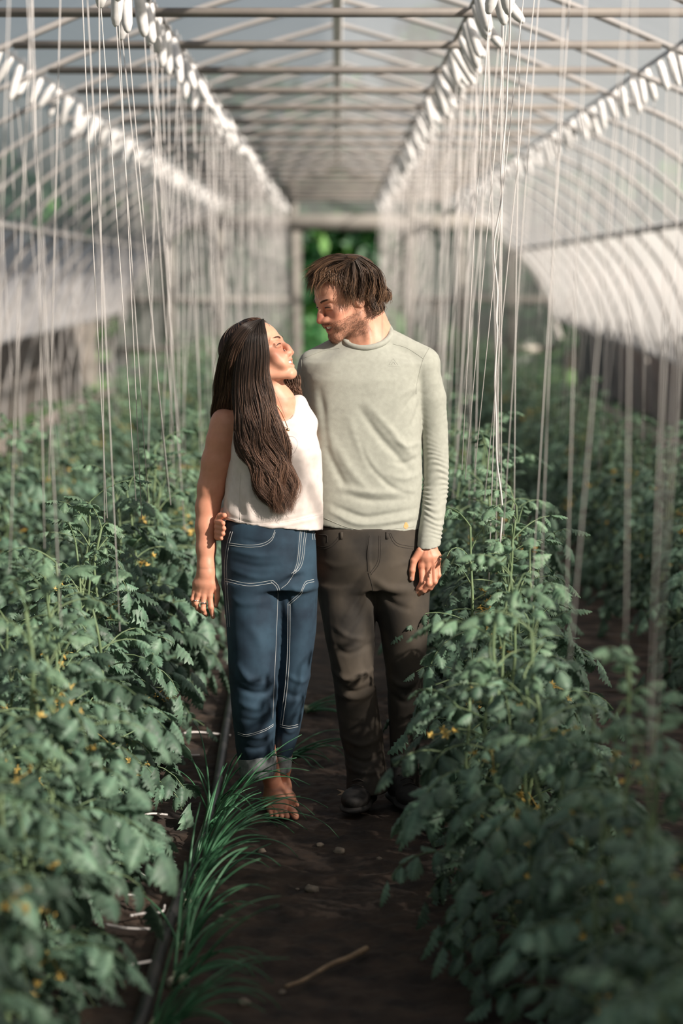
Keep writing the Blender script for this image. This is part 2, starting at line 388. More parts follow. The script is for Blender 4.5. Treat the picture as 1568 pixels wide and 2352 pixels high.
def tomato_proto(seed, h=.92, nst=2, nl=17):
    random.seed(seed); out = dict(rp=[], rr=[], lv=[], lc=[]); stem = MB(); flo = MB(); frs = []; flos = []
    for s in range(nst):
        a0 = random.uniform(0, 6.28); lean = np.array([math.cos(a0), math.sin(a0), 0]) * (.05 + .05 * s)
        hh = h * (1 - .14 * s); pts = []
        for i in range(9):
            t = i / 8; pts.append(np.array([0, 0, hh * t]) + lean * math.sin(t * 2.2) + np.array([random.uniform(-.014, .014), random.uniform(-.014, .014), 0]))
        pts = np.array(pts); sp = resample(pts, 24); stem.tube(sp, np.linspace(.0085, .0035, 24), 7)
        az = random.uniform(0, 6.28)
        for k in range(nl):
            t = .07 + .93 * k / (nl - 1); p = sp[min(23, int(t * 23))]; az += 2.4 + random.uniform(-.3, .3)
            top = t > .86
            L = random.uniform(.22, .34) * (1 - .50 * max(0, t - .70) / .30)
            compound_leaf(out, p, az, random.uniform(.35, .8) if not top else random.uniform(.6, 1.25), L, random.uniform(1.2, 2.2) if t < .9 else random.uniform(.6, 1.5),
                          random.uniform(.056, .094) * (1 if t < .75 else .72), np.array([.130, .205, .138]) * random.choice((.62, .85, 1, 1.25)) if t < .9 else np.array([.17, .26, .16]))
        for k in range(2):
            flo = MB(); flos.append(flo)
            t = .45 + .28 * k + random.uniform(-.05, .05); p = sp[min(23, int(t * 23))]; a = random.uniform(0, 6.28)
            d = np.array([math.cos(a), math.sin(a), .25]); q = p + d * random.uniform(.07, .13)
            stem.tube(resample([p, (p + q) / 2 + (0, 0, .02), q], 6), .0016, 5)
            for f_ in range(random.randint(3, 5)):
                c = q + np.array([random.uniform(-.035, .035), random.uniform(-.035, .035), random.uniform(-.05, .02)])
                flo.tube([q, c], .0009, 4)
                nrm = np.array([random.uniform(-1, 1), random.uniform(-1, 1), -.6]); Fm = frame(nrm)
                for b in range(5):
                    an = b * 1.2566; e1 = np.array([math.cos(an), 0, math.sin(an)]); e2 = np.array([-math.sin(an), 0, math.cos(an)])
                    tip = (e1 * .013 + np.array([0, -.004, 0])); q4 = np.array([(0, .0, 0), e1 * .006 + e2 * .0032, tip, e1 * .006 - e2 * .0032])
                    flo.add(q4 @ Fm.T + c, [(0, 1, 2, 3)])
                flo.tube([c, c + Fm @ np.array([0, .010, 0])], [.0026, .001], 5)
        for k in range(1):
            p = sp[int(random.uniform(.25, .5) * 23)]; c = p + np.array([random.uniform(-.06, .06), random.uniform(-.06, .06), -.02]); stem.tube([p, c + (0, 0, .012)], .0014, 4)
            th = np.linspace(0, math.pi, 7); fr = MB(); frs.append(fr); fr.tube(np.column_stack([np.full(7, c[0]), np.full(7, c[1]), c[2] + .012 * np.cos(th)]), .012 * np.sin(th) + 1e-4, 8)
    V = np.concatenate(out['lv']); n = len(out['lv']); Fq = (np.arange(n)[:, None, None] * len(LT) + LF[None]).reshape(-1, 4)
    col = np.repeat(np.array(out['lc']), len(LT), 0) * np.tile(np.where(np.abs(LT[:, 0]) < .001, 1.35, np.where(np.arange(len(LT)) // 5 % 2, .88, 1.06)), n)[:, None]
    RV, RF = tubes(np.array(out['rp']), np.array(out['rr']), 5)
    return (V, Fq, col), (RV, RF), stem, flos, frs
protos = []
def make_protos():
    for i, (h, ns, nl) in enumerate(((.90, 2, 15), (.98, 2, 14), (.84, 3, 12), (.94, 2, 16), (.88, 3, 12), (1.02, 2, 15))):
        (V, Fq, col), (RV, RF), stem, flos, frs = tomato_proto(100 + i, h, ns, nl)
        root = empty('tomato_plant', (0, 0, 0))
        mesh_np('foliage', V, Fq, M['leaf'], True, col, root)
        stem.v.append(RV); b = stem.n() - len(RV); stem.f += [tuple(int(k) + b for k in q) for q in RF]
        stem.build('stem', M['stem'], root); [q_.build('flower_cluster', M['flower'], root, False) for q_ in flos]; [q_.build('green_tomato', M['stem'], root) for q_ in frs]
        protos.append(root)
def copy_tree(o):
    c = o.copy(); C.objects.link(c)
    for ch in list(o.children):
        d = ch.copy(); C.objects.link(d); d.parent = c; d.matrix_parent_inverse = ch.matrix_parent_inverse.copy()
    return c
ROWX = {'inner left': -.755, 'outer left': -1.62, 'inner right': .60, 'outer right': 1.60, 'far left': -2.45, 'far right': 2.42}
PLANTS = {}
if True:
    make_protos(); random.seed(5); used = set(); cnt = 0
    for row, x0 in ROWX.items():
        y = {'inner left': 3.55, 'inner right': 2.75, 'outer left': 6.6, 'outer right': 6.2, 'far left': 10, 'far right': 9.2}[row]
        k = 0; PLANTS[row] = []
        while y < 31.2:
            i = cnt % 6; cnt += 1
            pr = protos[i]; t = pr if i not in used else copy_tree(pr); used.add(i)
            dx = random.uniform(-.05, .05)
            if row == 'inner right' and 5.2 < y < 7.6: dx -= random.uniform(.06, .15)
            if row == 'inner left' and y > 7.0: dx -= .03
            s = random.uniform(.9, 1.06)
            if row == 'inner right' and y < 5.2: s *= .86
            if row == 'inner left' and y < 5.2: s *= .92
            if row == 'inner right' and y > 8: s *= 1.06
            if 'far' in row: s *= .58
            t.location = (x0 + dx, y, .02); t.rotation_euler = (random.uniform(-.06, .06), random.uniform(-.06, .06), random.uniform(0, 6.28)); t.scale = (s, s, s)
            PLANTS[row].append((x0 + dx, y, s))
            side = 'left' if 'left' in row else 'right'
            who = 'woman' if side == 'left' else 'man'
            grp = 'tomato plants in the %s row' % row
            near = {0: 'nearest bushy tomato plant at the %s edge of the photo, blurred and cut by the frame' % side,
                    1: 'second blurred tomato plant from the camera along the %s side of the path' % side,
                    2: 'third tomato plant from the camera along the %s side of the path' % side}
            NTH = ['nearest', 'second', 'third', 'fourth', 'fifth', 'sixth', 'seventh', 'eighth', 'ninth', 'tenth', 'eleventh', 'twelfth', 'thirteenth', 'fourteenth', 'fifteenth', 'sixteenth', 'seventeenth', 'eighteenth']
            if row in ('inner left', 'inner right') and y < 7.6: lab = '%s flowering tomato plant, %s from the camera in the row %s of the path' % ('blurred' if y < 5.6 else 'sharp', NTH[k], side)
            elif row in ('inner left', 'inner right'): lab = 'tomato plant in the long row behind the couple, %s of the path' % side
            elif row in ('outer left', 'outer right'): lab = 'tomato plant in the second row from the path, %s side' % side
            else: lab = 'hazy tomato plant in the row against the %s wall of the tunnel' % side
            tag(t, lab, 'plant', grp)
            y += (.30 if row in ('inner left', 'inner right') and y < 10 else .48 if 'far' not in row else .6) * random.uniform(.9, 1.1); k += 1
    print('plants', cnt)

# ------------------------------------------------------------------ trellis rails, bobbins, strings
RAILZ = 2.82
rails = {'inner left': -.735, 'outer left': -1.58, 'inner right': .535, 'outer right': 1.58}
def bobbin(row, x, y, zdrop, tilt, bot, rs_, lab):
    root = empty('trellis_bobbin', (x, y, RAILZ)); tag(root, lab, 'string bobbin', 'string bobbins on the %s rail' % row)
    dx, dy = tilt; L = random.uniform(.15, .21); n = np.array([dx, dy, -1.0]); n /= np.linalg.norm(n)
    top = np.array([x, y, RAILZ - zdrop]); m = MB()
    prof_ = [(0, .005), (.04, .014), (.15, .019), (.5, .022), (.85, .019), (.96, .012), (1, .005)]
    m.tube([top + n * L * t for t, _ in prof_], [r for _, r in prof_], 8); m.build('spool', M['white'], root)
    m = MB(); m.tube(resample([top + (0, 0, .0), (x, y, RAILZ - .01), (x + .012, y, RAILZ + .022), (x + .02, y, RAILZ - .005), top + n * L * .2 + (.01, 0, 0)], 12), .0022, 5)
    m.build('hook', M['wire'], root)
    m = MB(); e = top + n * L * .9; m.tube([e, e + (np.array(bot) - e) * .5 + np.array([random.uniform(-.006, .006), 0, 0]), bot], rs_, 5); m.build('string', M['string'], root)
    return root
if True:
    random.seed(21)
    for row, x in rails.items():
        m = MB(); m.tube([(x, YBACK, RAILZ), (x, YEND - .3, RAILZ)], .011, 6); trim(m, 'wire', lab='steel support rail of the %s string row' % row)
    side = lambda r: 'left' if 'left' in r else 'right'
    # near strings traced from the photo: (x at the top edge, x and y of the lower end)
    near = {'inner left': [(8, -14, 1350), (52, 22, 1310), (62, 140, 1440), (105, 102, 1260), (137, 112, 1100), (159, 275, 1450), (189, 240, 1200), (218, 246, 1190), (250, 312, 1150),
                           (263, 325, 1190), (285, 340, 1150), (293, 385, 1130), (308, 392, 1160), (325, 398, 1010), (342, 410, 1050), (352, 412, 1000)],
            'inner right': [(1560, 1496, 1740), (1478, 1490, 1700), (1422, 1436, 1500), (1398, 1308, 1520), (1334, 1300, 1400), (1286, 1242, 1340), (1254, 1220, 1380), (1226, 1155, 1230),
                            (1190, 1112, 1150), (1157, 1090, 1080), (1150, 1060, 1080), (1140, 1068, 1100)],}
    ORD = 'first second third fourth fifth sixth seventh eighth ninth tenth eleventh twelfth thirteenth fourteenth fifteenth sixteenth'.split()
    for row, lst in near.items():
        for i, (xt, xb, yb) in enumerate(lst):
            off = (xt - 775) / 1.0
            Y = F * rails[row] / off; y = Y
            top = P(xt, 0, Y); bot = P(xb, yb, Y + random.uniform(-.05, .05))
            d = (bot - top) / (bot[2] - top[2]); hook = top + d * (RAILZ - top[2])
            lab = 'white trellis string %s of the couple, %s from the photo\'s %s edge' % (side(row), ORD[i], side(row))
            root = bobbin(row, rails[row], Y, .03 if Y < 9 else .0, (random.uniform(-.25, .45), random.uniform(-.3, .3)), bot, .0015, lab)
    ymax_near = {'inner left': 9.3, 'inner right': 7.7, 'outer left': 0, 'outer right': 0}
    for row, x in rails.items():
        y = max(ymax_near[row], 8.6 if 'outer' in row else 0)
        while y < 31.6:
            inner = 'inner' in row; ln = 'left' in row
            tilt = {'inner left': (random.uniform(-.15, .5), random.uniform(-.9, .3)), 'outer left': (random.uniform(-.75, -.2), random.uniform(-.3, .3)),
                    'inner right': (random.uniform(.15, .85), random.uniform(-.3, .3)), 'outer right': (random.uniform(.1, .55), random.uniform(-.3, .3))}[row]
            bot = (ROWX[row] + random.uniform(-.12, .12) + (.05 if ln else -.05), y + random.uniform(-.1, .1), random.uniform(.55, .8))
            lab = 'white string bobbin far down the %s rail, string falling to the plants' % row if y > 14 else 'white string bobbin on the %s rail behind the couple, string falling to the plants' % row
            bobbin(row, x + random.uniform(-.01, .01), y, random.uniform(0, .02), tilt, bot, .0019, lab)
            y += (.235 if inner else .36) * random.uniform(.75, 1.25)
    # kinked twine in front of the man's shoulder
    kp = [(1171, -60), (1171, 70), (1166, 165), (1162, 265), (1156, 325), (1151, 390), (1151, 460), (1134, 565), (1142, 665), (1139, 730), (1142, 765), (1136, 870), (1139, 960), (1141, 1060), (1153, 1160), (1148, 1250)]
    m = MB(); pp = [P(a, b, 7.55) for a, b in kp]; m.tube(np.vstack([resample(pp, 60)]), .0030, 6); o = m.build('kinked_twine', M['string'])
    tag(o, 'thick kinked white twine hanging loose right of the man', 'twine')

# ------------------------------------------------------------------ ground things
random.seed(33)
hp = [(250, 2480), (320, 2352), (352, 2240), (385, 2130), (437, 2000), (485, 1870), (507, 1750), (528, 1620), (560, 1480)]
m = MB(); m.tube(resample([G(a, b, .035) for a, b in hp], 50), .017, 10); o = m.build('drip_hose', M['hose']); tag(o, 'black drip irrigation hose lying along the left edge of the path', 'hose')
tw = [[(297, 2022), (315, 2018), (332, 2024)], [(287, 2079), (308, 2080), (325, 2089)], [(300, 2127), (335, 2112), (372, 2106), (378, 2089)], [(242, 2150), (290, 2155), (344, 2149)],
      [(191, 2245), (260, 2243), (347, 2222)], [(153, 2296), (175, 2298), (198, 2304)], [(325, 1892), (350, 1888), (385, 1886)], [(411, 1748), (432, 1745), (458, 1740)], [(400, 1706), (450, 1692), (530, 1690)]]
wh = ['short flat piece beside the drip hose, upper of the near group', 'curved piece under the blurred leaves', 'hook-shaped piece touching the drip hose', 'straight wavy piece left of the drip hose', 'long piece slanting to the drip hose',
      'lowest short piece near the bottom edge', 'piece beside curled leaves left of the onions', "small piece near the woman's feet on the left", "upper long piece behind the woman's trouser leg"]
for i, l in enumerate(tw):
    m = MB(); m.tube(resample([G(a, b, .03) + (0, 0, soil_z(*G(a, b)[:2])) * np.array([1, 1, 1]) for a, b in l], 12), .0035, 6); o = m.build('twine_scrap', M['string'])
    tag(o, 'white twine on soil, ' + wh[i], 'twine', 'twine scraps on the soil')
def rock(px, py, r, lab, matr='stone'):
    c = G(px, py); import bmesh
    bm = bmesh.new(); bmesh.ops.create_icosphere(bm, subdivisions=3, radius=1)
    sc = (random.uniform(.9, 1.3), random.uniform(.8, 1.1), random.uniform(.6, .8)); off = random.uniform(0, 50)
    for v in bm.verts:
        n = 1 + .28 * noise.noise(v.co * 1.3 + Vector((off, 0, 0))) + .08 * noise.noise(v.co * 4 + Vector((off, 0, 0)))
        v.co = Vector((v.co.x * sc[0], v.co.y * sc[1], v.co.z * sc[2])) * r * n
    me = bpy.data.meshes.new('pebble'); bm.to_mesh(me); bm.free(); me.materials.append(M[matr]); me.polygons.foreach_set('use_smooth', np.ones(len(me.polygons), bool))
    o = bpy.data.objects.new('pebble', me); C.objects.link(o); o.location = (c[0], c[1], soil_z(c[0], c[1]) + r * .3); tag(o, lab, 'stone', 'pebbles on the path'); return o
for a in ((735, 1947, .011, 'small pale pebble on the path below the bare feet'), (779, 1959, .016, "larger grey stone on the path below the man's shoe"), (716, 2048, .018, 'flat dark stone in the middle of the path'),
          (710, 2034, .009, 'small stone touching the flat dark stone'), (600, 1961, .014, 'brown stone under the onion leaves'), (507, 2110, .009, 'small orange pebble left of the path middle'),
          (560, 2310, .013, 'pale stone near the bottom edge beside onion leaves'), (648, 2277, .010, 'small pale pebble left of the dry stalk'), (838, 1826, .008, 'tan pebble near the yellowed leaf'),
          (683, 2037, .006, 'tiny pebble left of the flat dark stone'), (870, 1980, .009, 'flat pale pebble right of the path middle')): rock(*a)
m = MB(); tp = [(655, 2266), (700, 2250), (760, 2215), (800, 2200), (842, 2178)]
m.tube(resample([G(a, b, .022) for a, b in tp], 16), np.linspace(.0045, .008, 16), 7); o = m.build('dry_stalk', M['dry']); tag(o, 'dry tan plant stalk lying across the path at the bottom', 'stalk')
lc = G(797, 1820, .03); V = []; Fq = []
for i in range(14):
    a = i * 6.283 / 14; r = .022 * (1 + .35 * (-1) ** i); V.append((lc[0] + r * math.cos(a) * 1.3, lc[1] + r * math.sin(a), lc[2] + .008 * math.sin(3 * a)))
V.append(tuple(lc)); Fq = [(i, (i + 1) % 14, 14) for i in range(14)]
o = mesh_np('fallen_leaf', V, Fq, M['dry']); tag(o, "crumpled tan fallen leaf on the soil beside the man's shoe", 'leaf')

def onion(px, py, n, lean, lab, lmin=.22, lmax=.44, spread=.6, low=0.):
    c = G(px, py); c[2] = soil_z(c[0], c[1]); root = empty('onion_plant', c); tag(root, lab, 'onion plant', 'green onions along the path')
    m = MB(); b = MB()
    for i in range(n):
        p0 = c + np.array([random.uniform(-.02, .02), random.uniform(-.03, .03), 0]); L = random.uniform(lmin, lmax)
        az = random.gauss(lean, spread); e = random.uniform(.85, 1.45) - low; pts = [p0]; dr = random.uniform(.5, 2.1)
        for k in range(9):
            d = np.array([math.cos(az) * math.cos(e), math.sin(az) * math.cos(e), math.sin(e)]); q = pts[-1] + d * L / 9
            zmin = soil_z(q[0], q[1]) + .006
            if q[2] < zmin: q[2] = zmin; e = max(e, 0)
            pts.append(q); e -= dr / 9 * (.4 + k / 6); az += random.uniform(-.08, .08)
        m.tube(resample(pts, 22), .0046 * np.linspace(1, .22, 22) * random.uniform(.7, 1.25), 6)
        b.tube([p0 + (0, 0, -.01), p0 + (0, 0, .02), resample(pts, 22)[2]], [.006, .005, .0036], 6)
    m.build('leaves', M['onion'], root); b.build('white_base', M['bulb'], root)
for a in ((493, 1884, 13, .6, "green onion plant with tall upright leaves beside the woman's trouser cuff", .25, .42, 1.5), (468, 1968, 20, .15, 'green onion plant spreading leaves over the bare feet', .3, .5, .55, .15),
          (447, 2030, 15, .2, 'dense green onion plant next to the black hose', .25, .42, .7, .1), (430, 2085, 12, .3, 'green onion plant with a long arching leaf toward the path', .25, .42, .7, .1),
          (422, 2180, 13, .2, 'blurred green onion plant below the arching leaf', .2, .36, .9), (404, 2275, 13, .1, 'blurred green onion plant near the bottom edge', .2, .36, .9, .1), (360, 2390, 16, .1, 'nearest green onion plant cut by the bottom edge', .25, .4, .8, .2),
          (700, 1640, 7, .0, 'green onion plant lying flat between the couple, behind them', .2, .35, .5, .8), (655, 1745, 9, -.1, "green onion plant with leaves lying right of the woman's cuffs", .2, .4, .4, .7)):
    onion(*a)

# ------------------------------------------------------------------ implicit surface modelling
def smin(a, b, k):
    if k <= 0: return np.minimum(a, b)
    h = np.clip(.5 + .5 * (b - a) / k, 0, 1); return b + (a - b) * h - k * h * (1 - h)
class Frame3:
    def __init__(s, o, R, sc=1.0): s.o = np.asarray(o, float); s.R = np.asarray(R, float); s.sc = sc
    def w(s, p): return s.o + s.sc * (s.R @ np.asarray(p, float))
    def loc(s, Pn): return (Pn - s.o) @ s.R / s.sc
class Sdf:
    def __init__(s): s.pr = []
    def _add(s, fn, lo, hi, k, op): s.pr.append((fn, np.asarray(lo, float), np.asarray(hi, float), k, op)); return s
    def cone(s, a, b, ra, rb, k=.01, op='+'):
        a = np.asarray(a, float); b = np.asarray(b, float); ab = b - a; L2 = ab @ ab + 1e-12
        def fn(p):
            t = np.clip(((p - a) @ ab) / L2, 0, 1); return np.linalg.norm(p - a - t[:, None] * ab, axis=1) - (ra + (rb - ra) * t)
        r = max(ra, rb); return s._add(fn, np.minimum(a, b) - r, np.maximum(a, b) + r, k, op)
    def chain(s, pts, rs, k=.01, op='+'):
        for i in range(len(pts) - 1): s.cone(pts[i], pts[i + 1], rs[i], rs[i + 1], k if i == 0 else min(k, .012) if op == '+' else k, op)
        return s
    def ell(s, c, r, R=None, k=.01, op='+'):
        c = np.asarray(c, float); r = np.asarray(r, float); R = np.eye(3) if R is None else np.asarray(R, float)
        def fn(p):
            q = (p - c) @ R; k0 = np.linalg.norm(q / r, axis=1); k1 = np.linalg.norm(q / (r * r), axis=1); return k0 * (k0 - 1) / np.maximum(k1, 1e-9)
        m = r.max(); return s._add(fn, c - m, c + m, k, op)
    def stack(s, rows, k=.01, op='+', pw=2.3):
        """rows: (z, cx, cy, a, b) elliptical sections stacked in z"""
        A = np.array(sorted([tuple(r) for r in rows])); z0, z1 = A[0, 0], A[-1, 0]
        def fn(p):
            z = np.clip(p[:, 2], z0, z1); cx, cy, a, b = [np.interp(z, A[:, 0], A[:, i]) for i in (1, 2, 3, 4)]
            u = np.abs((p[:, 0] - cx) / a); v = np.abs((p[:, 1] - cy) / b); n = (u ** pw + v ** pw + 1e-12) ** (1 / pw)
            uu = (p[:, 0] - cx) / (a * a); vv = (p[:, 1] - cy) / (b * b)
            g = np.sqrt(uu * uu + vv * vv) / np.maximum(np.sqrt(((p[:, 0] - cx) / a) ** 2 + ((p[:, 1] - cy) / b) ** 2), 1e-6)
            d = (n - 1) / np.maximum(g, 1e-6); dz = np.maximum(np.maximum(z0 - p[:, 2], p[:, 2] - z1), 0)
            return np.where(dz > 0, np.sqrt(np.maximum(d, 0) ** 2 + dz * dz), d)
        lo = [(A[:, 1] - A[:, 3]).min(), (A[:, 2] - A[:, 4]).min(), z0]; hi = [(A[:, 1] + A[:, 3]).max(), (A[:, 2] + A[:, 4]).max(), z1]
        return s._add(fn, lo, hi, k, op)
    def half(s, pt, n, k=0.0, box=None):
        """cut away the side the normal points to (inside box, if given)"""
        pt = np.asarray(pt, float); n = np.asarray(n, float); n = n / np.linalg.norm(n)
        def fn(p): return -((p - pt) @ n)
        lo, hi = (np.full(3, -99), np.full(3, 99)) if box is None else box
        return s._add(fn, lo, hi, k, '-' if box is None else '-b')
    def eval(s, p, lo, hi):
        d = np.full(len(p), 1.0)
        for fn, l, h, k, op in s.pr:
            mg = .02 + k
            if np.any(lo > h + mg) or np.any(hi < l - mg): continue
            if op == '+': d = smin(d, fn(p), k)
            elif op == '-': d = -smin(-d, fn(p), k)      # subtract shape
            elif op == '-b':
                ins = np.all((p >= l) & (p <= h), axis=1); d = np.where(ins, -smin(-d, fn(p), k), d)
        return d
    def bounds(s):
        L = np.min([l for _, l, _, _, op in s.pr if op == '+'], 0); H = np.max([h for _, _, h, _, op in s.pr if op == '+'], 0); return L - .015, H + .015
    def mesh(s, h, lo=None, hi=None):
        l, u = s.bounds(); lo = l if lo is None else np.asarray(lo); hi = u if hi is None else np.asarray(hi)
        B = 12; nb = np.ceil((hi - lo) / (h * B)).astype(int); n = nb * B
        Fd = np.full(tuple(n), 1.0, np.float32); g = np.arange(B) * h
        gx, gy, gz = np.meshgrid(g, g, g, indexing='ij'); loc = np.stack([gx, gy, gz], -1).reshape(-1, 3)
        R = h * B * .87
        C3 = np.stack(np.meshgrid(*[np.arange(x) for x in nb], indexing='ij'), -1).reshape(-1, 3)
        for ix, iy, iz in C3:
            o = lo + np.array([ix, iy, iz]) * h * B; c = o + h * B / 2
            dc = s.eval(c[None], o - R, o + h * B + R)[0]
            if abs(dc) > R * 1.9: 
                if dc < 0: Fd[ix * B:(ix + 1) * B, iy * B:(iy + 1) * B, iz * B:(iz + 1) * B] = -1
                continue
            Fd[ix * B:(ix + 1) * B, iy * B:(iy + 1) * B, iz * B:(iz + 1) * B] = s.eval(loc + o, o, o + h * B).reshape(B, B, B)
        return surface_nets(Fd, lo, h)
def surface_nets(Fd, lo, h):
    Sg = Fd < 0; nx, ny, nz = Fd.shape
    cnt = np.zeros((nx - 1, ny - 1, nz - 1), np.int8)
    for a in (0, 1):
        for b in (0, 1):
            for c in (0, 1): cnt += Sg[a:nx - 1 + a, b:ny - 1 + b, c:nz - 1 + c]
    act = np.argwhere((cnt > 0) & (cnt < 8)); idm = np.full(cnt.shape, -1, np.int32); idm[tuple(act.T)] = np.arange(len(act))
    acc = np.zeros((len(act), 3)); num = np.zeros(len(act))
    cor = [(a, b, c) for a in (0, 1) for b in (0, 1) for c in (0, 1)]
    val = {q: Fd[act[:, 0] + q[0], act[:, 1] + q[1], act[:, 2] + q[2]] for q in cor}
    for q in cor:
        for ax in range(3):
            if q[ax] == 0:
                r = list(q); r[ax] = 1; r = tuple(r); f0, f1 = val[q], val[r]; mk = (f0 < 0) != (f1 < 0)
                t = np.where(mk, f0 / np.where(mk, f0 - f1, 1), 0); pos = np.tile(np.array(q, float), (len(act), 1)); pos[:, ax] = t
                acc[mk] += pos[mk]; num[mk] += 1
    V = lo + (act + acc / num[:, None]) * h; Q = []
    for ax in range(3):
        a1, a2 = [(1, 2), (2, 0), (0, 1)][ax]
        s0 = [slice(None)] * 3; s1 = [slice(None)] * 3; s0[ax] = slice(0, -1); s1[ax] = slice(1, None)
        A = Sg[tuple(s0)]; Bq = Sg[tuple(s1)]; E = np.argwhere(A != Bq)
        E = E[(E[:, a1] > 0) & (E[:, a2] > 0) & (E[:, a1] < Fd.shape[a1] - 1) & (E[:, a2] < Fd.shape[a2] - 1)]
        e1 = np.zeros(3, int); e1[a1] = 1; e2 = np.zeros(3, int); e2[a2] = 1
        q = np.stack([idm[tuple((E - e1 - e2).T)], idm[tuple((E - e2).T)], idm[tuple(E.T)], idm[tuple((E - e1).T)]], 1)
        fl = ~A[tuple(E.T)]; q[fl] = q[fl][:, ::-1]; Q.append(q)
    Q = np.concatenate(Q); Q = Q[(Q >= 0).all(1)]
    return V, Q
def smooth_mesh(V, Q, it=2, lam=.5):
    n = len(V)
    for _ in range(it):
        acc = np.zeros_like(V); cn = np.zeros(n)
        for i in range(4):
            a, b = Q[:, i], Q[:, (i + 1) % 4]
            for k in range(3): acc[:, k] += np.bincount(a, V[b, k], n) + np.bincount(b, V[a, k], n)
            cn += np.bincount(a, minlength=n) + np.bincount(b, minlength=n)
        V = V + lam * (acc / np.maximum(cn, 1)[:, None] - V)
    return V
def vnormals(V, Q):
    nrm = np.cross(V[Q[:, 2]] - V[Q[:, 0]], V[Q[:, 3]] - V[Q[:, 1]]); N = np.zeros_like(V)
    for i in range(4):
        for k in range(3): N[:, k] += np.bincount(Q[:, i], nrm[:, k], len(V))
    return N / (np.linalg.norm(N, axis=1, keepdims=True) + 1e-12)
def noise_field(V, sc, seed=0, octv=2):
    """cheap smooth pseudo noise from rotated sines"""
    r = np.random.default_rng(seed); out = np.zeros(len(V)); amp = 1
    for o in range(octv):
        for k in range(5):
            d = r.normal(size=3); d /= np.linalg.norm(d); ph = r.uniform(0, 6.28)
            out += amp * np.sin(V @ (d * sc * (2 ** o) * 6.28 * r.uniform(.6, 1.4)) + ph + 1.5 * np.sin(V @ (r.normal(size=3) * sc * 3)))
        amp *= .5
    return out / 5
def folds(V, N, lines, front=-1):
    """ridges and valleys along traced curves: lines = (px polyline, Y, width m, height m)"""
    D = np.zeros(len(V)); msk = N[:, 1] < .35
    for pl, Y, wd, ht in lines:
        c = resample([P(a, b, Y) for a, b in pl], 20)[:, [0, 2]]; q = V[:, [0, 2]]; best = np.full(len(V), 9.); tb = np.zeros(len(V))
        for i in range(len(c) - 1):
            ab = c[i + 1] - c[i]; t = np.clip(((q - c[i]) @ ab) / (ab @ ab + 1e-12), 0, 1); d = np.linalg.norm(q - c[i] - t[:, None] * ab, axis=1)
            m = d < best; best[m] = d[m]; tb[m] = (i + t[m]) / (len(c) - 1)
        D += ht * np.exp(-(best / wd) ** 2) * np.sin(np.clip(tb, .04, .96) * math.pi) ** .5 * msk
    return V + N * D[:, None]
class Surf:
    """projects photo pixels onto a finished mesh"""
    def __init__(s, objs):
        vs, fs = [], []
        for V, Q in objs:
            b = sum(len(x) for x in vs); vs.append(V); fs += (Q + b).tolist()
        s.t = BVHTree.FromPolygons(np.concatenate(vs).tolist(), fs)
    def hit(s, px, py):
        d = ray(px, py); d /= np.linalg.norm(d); h = s.t.ray_cast(Vector((0, 0, CAMZ)), Vector(d)); return h[0], h[1]
    def line(s, pts, lift=.0006, n=40, keep_last=True):
        out = []
        c = resample([(a, b, 0) for a, b in pts], n); lastd = None
        for a, b, _ in c:
            p, nn = s.hit(a, b)
            if p is None: continue
            q = np.array(p) + np.array(nn) * lift * (1 if nn.y < 0 else -1)
            if out and np.linalg.norm(q - out[-1]) > .04: continue
            out.append(q)
        return out
def stitch(mb, surf, pts, r=.00075, n=60):
    l = surf.line(pts, .0004, n)
    if len(l) > 3: mb.tube(l, r, 4)

def fine_body(b, boxes, h=.0032):
    V, Q = b.mesh(h); V = smooth_mesh(V, Q, 1, .4); vs, qs = [V], []
    keep = np.ones(len(Q), bool)
    for c, e, _ in boxes:
        ins = (np.abs(V - c) < np.array(e) - h * 1.2).all(1); keep &= ~ins[Q].all(1)
    qs.append(Q[keep]); base = len(V)
    for c, e, hf in boxes:
        v, q = b.mesh(hf, c - np.array(e), c + np.array(e)); ed = (np.abs(v - c) > np.array(e) - hf * 2.5).any(1); v2 = smooth_mesh(v, q, 2, .4); v2[ed] = v[ed]
        k = (np.abs(v - c) < np.array(e) + hf).all(1)[q].all(1); vs.append(v2); qs.append(q[k] + base); base += len(v)
    return np.concatenate(vs), np.concatenate(qs)
YM = 7.39; YW = 7.22                     # where the man and the woman stand
PX = YM / F                              # metres per pixel at the man
PW = YW / F
def rowsM(L, Y, k):  # (py, xl, xr, b, dy)
    out = []
    for py, xl, xr, b, dy in L:
        a = P(xl, py, Y + dy); c = P(xr, py, Y + dy); out.append((a[2], (a[0] + c[0]) / 2, Y + dy, (c[0] - a[0]) / 2 + k, b + k))
    return out

